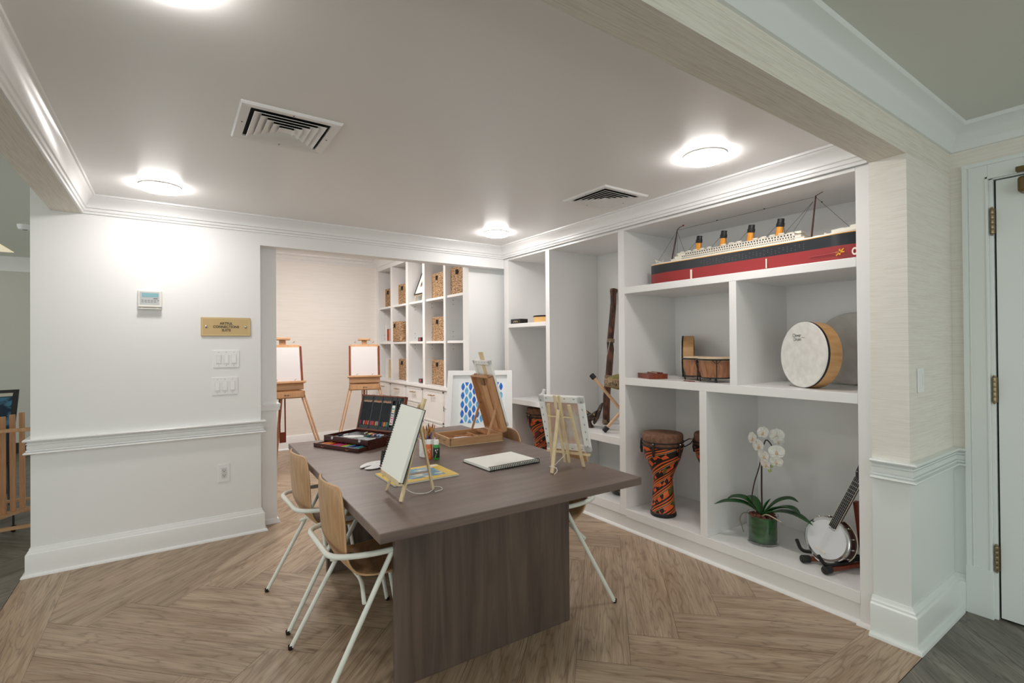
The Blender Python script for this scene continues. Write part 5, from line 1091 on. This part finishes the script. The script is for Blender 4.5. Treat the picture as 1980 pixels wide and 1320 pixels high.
OL = mat('olive_cloth', '#8d8045', .7, var='#6f6836', scale=(30, 30, 30))
MB().lathe([(.0001, -.068), (.06, -.064), (.12, -.045), (.150, -.022), (.156, 0), (.150, .022), (.12, .046), (.06, .066), (.0001, .070)], 40).build('drum_body', OL, dd, smooth=60)
MB().lathe([(.1535, -.034), (.159, -.030), (.163, 0), (.159, .024), (.1535, .027)], 40).build('woven_band', mat('woven_fringe', '#b39a7a', .9, var='#3b2c20', scale=(230, 230, 45), range=(.38, .60), bump=.5), dd, smooth=60)
for i in range(3): MB().tube([(.155*math.cos(a), .155*math.sin(a), [-.034, .026, .03][i]) for a in [2*PI*k/40 for k in range(40)]], .003, 6, 0, closed=True).build('rope_edge', mat('tan_rope', '#b08d68', .8), dd)
bt = thing('carved_bowl', 'dark carved boat-shaped bowl on a small foot beside the didgeridoo', 'bowl', (3.165, 3.345, .7355), 0)
bt.scale = (1.3, 1.3, 1.3)
CARV = mat('dark_carved_pattern', '#2d1f18', .45, var='#a98d52', scale=(60, 60, 60), range=(.33, .40))
MB().lathe([(.0001, 0), (.030, 0), (.031, .006), (.018, .022), (.013, .034), (.014, .046), (.020, .054)], 20).build('foot', MATS['dark_walnut'], bt, smooth=50)
rows = []
for i in range(13):
    f = i/12*2-1; y = f*.085; top = .085+.045*f*f; bot = .052+.018*f*f; w = .042*(1-f*f)**.5+.004
    rows.append([(-w, y, top), (-w*.95, y, (top+bot)/2), (-w*.4, y, bot), (w*.4, y, bot), (w*.95, y, (top+bot)/2), (w, y, top)])
MB().grid(rows).build('bowl_side', CARV, bt, smooth=60, solid=.007)
for sgn, lab in ((-1, 'right'), (1, 'left')):
    M = tr(-.01, sgn*.095, .108) @ rot(x=sgn*(-30)); MB().prism([(.013, -.085), (.03, -.05), (.034, .0), (.024, .055), (.0, .092), (-.024, .055), (-.034, .0), (-.03, -.05), (-.013, -.085)], -.006, .006, 0, M @ basis((0, 0, 0), (.25, sgn*-.6, 0) if False else (.5, sgn*.0+.86, 0), (0, 0, 1), (.86, -.5, 0))).build('carved_wing', CARV, bt, bevel=.003, smooth=0)
t = thing('patterned_pot', 'black pot with gold pattern on the floor shelf, glimpsed under the table edge', 'pot', (3.25, 3.02, .1955))
MB().lathe([(.0001, 0), (.07, 0), (.10, .006), (.135, .05), (.14, .09), (.12, .14), (.08, .16), (.075, .15), (.10, .12)], 36).build('pot_body', mat('black_gold_pattern', '#171614', .3, var='#8f8a5a', scale=(26, 26, 60), range=(.36, .42)), t, smooth=50)

# small things in the left bays
t = thing('small_black_box', 'little black box with gold script at the front of the upper left shelf', 'box', (3.03, 4.33, 1.7225))
MB().box((0, -.088, 0), (.10, .088, .05)).build('carton', mat('black_card', '#19191b', .4), t, bevel=.002, smooth=0)
mb = MB()
for i in range(7): mb.box((-.0008, .035-.011*i, .014+.006*(i % 3)), (.0005, .028-.011*i, .026+.005*(i % 2)))
mb.build('gold_script', mat('gold_ink', '#d9c48a', .4), t, smooth=0)
t = thing('tambourine_drum', 'small pale wooden hand drum lying on the upper left shelf', 'drum', (3.165, 3.965, 1.7225))
MB().lathe([(.130, 0), (.135, .003), (.135, .055), (.128, .055), (.128, .003)], 48).build('wooden_shell', mat('honey_wood', '#e0b273', .4), t, smooth=40); MB().lathe([(.0001, .055), (.136, .055), (.138, .060), (.138, .068), (.13, .071), (.0001, .072)], 48).build('black_rim', BLACK, t, smooth=40)
t = thing('white_ornament', 'small white curled ornament with black dot on the side counter', 'ornament', (3.10, 3.945, .9235))
MB().tube(bez([(0, .03, .0), (0, .045, .05), (0, .0, .085), (0, -.012, .12)], 5, .03), [.022, .022, .022, .021, .021, .02, .02, .02, .018, .018, .016, .014, .012, .010][:14] if False else .016, 12).build('curl', WPLAST, t); MB().ball((-.016, .045, .03), .010, 8, 0, (.4, 1, 1)).build('dot', BLACK, t)

# ------------------------------------------------------------------ french easels in the far room
def french_easel(label, clabel, x, y, rz, bx=True):
    t = thing('french_easel', label, 'easel', (x, y, 0), rz, 'wooden easels in the far room')
    mb = MB(); w = .20; z0, z1 = .905, .985
    mb.box((-w, -.03, z0), (w, -.018, z1)); mb.box((-w, .23, z0), (w, .242, z1)); mb.box((-w, -.03, z0), (-w+.012, .242, z1)); mb.box((w-.012, -.03, z0), (w, .242, z1)); mb.box((-w, -.03, z0), (w, .242, z0+.008))
    mb.build('sketch_box', BEECHX, t, bevel=.002, smooth=0)
    MB().box((-w+.03, -.036, z0+.012), (w-.03, -.030, z1-.012)).build('drawer', MATS['beech_pale'], t, smooth=0)
    mb = MB(); mb.ball((-.015, -.04, .945), .008, 8, 0, (1.4, .6, 1)); mb.ball((.015, -.04, .945), .008, 8, 0, (1.4, .6, 1)); mb.build('drawer_pull', BRASS, t)
    ML = tr(0, .02, 1.0) @ rot(x=-11)
    mb = MB(); mb.box((-w, -.005, .0), (w, .03, .075), 0, ML); mb.build('tray_rail', BEECHX, t, bevel=.002, smooth=0)
    MB().box((-w-.02, -.045, .072), (w+.02, .03, .095), 0, ML).build('canvas_ledge', MATS['beech_pale'], t, bevel=.003, smooth=0)
    MB().box((-.185, .012, .07), (.185, .030, .53), 0, ML).build('lid_panel', MATS['beech_pale'], t, bevel=.002, smooth=0)
    MB().box((-.035, .014, .50), (.035, .034, .60), 0, ML).build('centre_mast', BEECH, t, bevel=.002, smooth=0); MB().box((-.08, -.018, .585), (.08, .030, .612), 0, ML).build('top_clamp', BEECHX, t, bevel=.003, smooth=0)
    for s_ in (-1, 1):
        MB().box((s_*.192-.01, .004, .09), (s_*.192+.01, .024, .51), 0, ML).build('side_bar', REDW, t, smooth=0)
        mb = MB(); mb.tube([(s_*.10-.008, -.048, .10), (s_*.10+.012, -.052, .115)], .003, 6); mb.tube([(s_*.12-.01, -.002, .55), (s_*.12+.008, -.01, .565)], .003, 6); k = mb.build('thumb_screw', BRASS, t); k.matrix_local = ML
        lg = MB(); top = Vector((s_*.185, .0, .93)); ft = Vector((s_*.40, -.28, 0.0))
        mid = top.lerp(ft, .66); off = Vector((.015, 0, 0))
        lg.bar(top-off, mid-off, .016, .022, 0, (0, 1, 0)); lg.bar(top+off, mid+off, .016, .022, 0, (0, 1, 0)); lg.bar(top.lerp(ft, .60), top.lerp(ft, .78), .044, .022, 0, (0, 1, 0)); lg.bar(top.lerp(ft, .6), ft, .020, .018, 0, (0, 1, 0)); l = lg.build('leg', BEECH, t, smooth=0)
        MB().tube([top.lerp(ft, .65)+Vector((0, -.016, 0)), top.lerp(ft, .65)+Vector((0, .016, 0))], .009, 8).build('leg_knob', BRASS, l)
    lg = MB(); top = Vector((0, .22, .91)); ft = Vector((0, .55, .02)); lg.bar(top, ft, .03, .02, 0, (0, 1, 0)); lg.build('leg', BEECH, t, smooth=0)
    lg = MB(); lg.bar((-.03, .18, .905), (-.03, .16, .45), .012, .02); lg.bar((.03, .18, .905), (.03, .16, .45), .012, .02); lg.bar((0, .16, .50), (0, .158, .38), .07, .02); lg.build('folding_strut', REDW, t, smooth=0)
    c = thing('canvas_board', clabel, 'canvas', (0, 0, 0), 0, 'blank canvases in the far room'); c.matrix_world = tr(x, y, 0) @ rot(z=rz) @ ML
    MB().box((-.172, -.006, .0955), (.172, .011, .495)).build('board', mat('canvas_board_grey', '#dfdbdc', .85), c, smooth=0)
    return t
french_easel('tripod box easel in the middle of the doorway view, near the cubbies', 'blank white canvas on the easel near the cubbies', 2.145, 6.62, -16)
french_easel('tripod box easel at the left edge of the doorway', 'blank white canvas on the easel at the left doorway edge', 1.07, 6.10, 3)

# ------------------------------------------------------------------ left hall
rk = thing('wooden_rack', 'natural wood slatted rack standing on the dark hall floor', 'rack')
mb = MB()
A0, A1 = Vector((-1.42, 5.12, .155)), Vector((-1.005, 5.78, .155))
MB().bar(A0, A1, .07, .024).build('base_plank', BEECHX, rk, bevel=.003, smooth=0)
for i in range(9):
    p = A0.lerp(A1, .10+.105*i); MB().bar(p, p+Vector((-.004, 0, .76+.012*i/2)), .034, .026, 0, (0, 1, 0)).build('upright_slat', BEECH, rk, bevel=.003, smooth=0)
MB().bar((-1.6, 5.46, .852), (-.85, 5.52, .845), .03, .028).build('top_rail', MATS['beech_pale'], rk, bevel=.004, smooth=0)
for y, z in ((5.35, .10), (5.75, .13), (6.1, .15)): MB().bar((-1.6, y, z), (-.85, y+.05, z), .04, .022).build('foot_bar', BEECHX, rk, bevel=.003, smooth=0)
for x, y in ((-1.07, 5.66), (-1.4, 5.2), (-.9, 5.40), (-.9, 5.8), (-1.5, 5.36)):
    MB().lathe([(.0001, -.012), (.025, -.012), (.028, 0), (.025, .012), (.0001, .012)], 16, 0, tr(x, y, .0285) @ rot(y=90)).build('caster', BLACK, rk); MB().box((x-.006, y-.006, .028), (x+.006, y+.006, .15)).build('caster_stem', BLACK, rk, smooth=0)
hc = thing('lounge_chair', 'black-framed hall chair with dark blue patterned back', 'chair', (-1.62, 6.85, 0), 12)
BF = mat('blue_pattern_fabric', '#1e3346', .8, var='#4d7f9c', scale=(6, 6, 9), range=(.42, .5)); BLF = mat('black_lacquer', '#141417', .35)
M = tr(0, -.22, .40) @ rot(x=-7) ; mb = MB()
mb.prism([(-.30, 0), (.30, 0), (.36, .70), (-.36, .70)], -.022, .022, 0, M @ rot(x=90)); mb.build('back_frame', BLF, hc, bevel=.004, smooth=0)
MB().prism([(-.262, .03), (.262, .03), (.312, .63), (-.312, .63)], .022, .034, 0, M @ rot(x=90)).build('back_pad', BF, hc, bevel=.003, smooth=0)
MB().prism([(-.31, .636), (.31, .636), (.316, .668), (-.316, .668)], .022, .030, 0, M @ rot(x=90)).build('back_trim', mat('cream_trim', '#cfcbbd', .6), hc, smooth=0)
MB().box((-.30, -.2, .36), (.30, .32, .44)).build('seat', BF, hc, bevel=.02, smooth=0)
for x, y, xx, yy in ((-.28, -.21, -.30, -.27), (.28, -.21, .30, -.27), (-.27, .28, -.27, .30), (.27, .28, .27, .30)): MB().bar((xx, yy, 0), (x, y, .42), .035, .035).build('leg', BLF, hc, smooth=0)
t = thing('ceiling_panel_light', 'pale rectangular ceiling panel light in the left hall', 'light', (-2.25, 8.85, 2.798)); MB().box((-.50, -.45, -.006), (.50, .45, 0)).build('panel', mat('warm_panel', '#e8dcc0', .6, emit=.35), t, smooth=0)
t = thing('smoke_detector', 'small white ceiling detector at the end of the left wall', 'detector', (-1.27, 7.2, 2.80)); MB().lathe([(.0001, -.05), (.05, -.05), (.06, -.03), (.065, 0)], 20).build('housing', WPLAST, t); MB().lathe([(.0001, -.055), (.02, -.055), (.02, -.05)], 12).build('sensor', mat('grey_screw', '#9a9a9a', .4, .5), t)
for i, (x, y) in enumerate(((-1.75, 6.0), (-1.9, 7.6))):
    t = thing('hall_ceiling_vent', ['nearer flat ceiling vent in the left hall', 'farther flat ceiling vent in the left hall'][i], 'vent', (x, y, 2.799), 0, 'left hall vents'); MB().box((-.22, -.22, -.008), (.22, .22, 0)).build('frame', CEILH, t, smooth=0); MB().box((-.17, -.17, -.0095), (.17, .17, -.008)).build('grille', mat('vent_grille_grey', '#8c8d88', .6, bump=.3, scale=(2, 90, 2)), t, smooth=0)
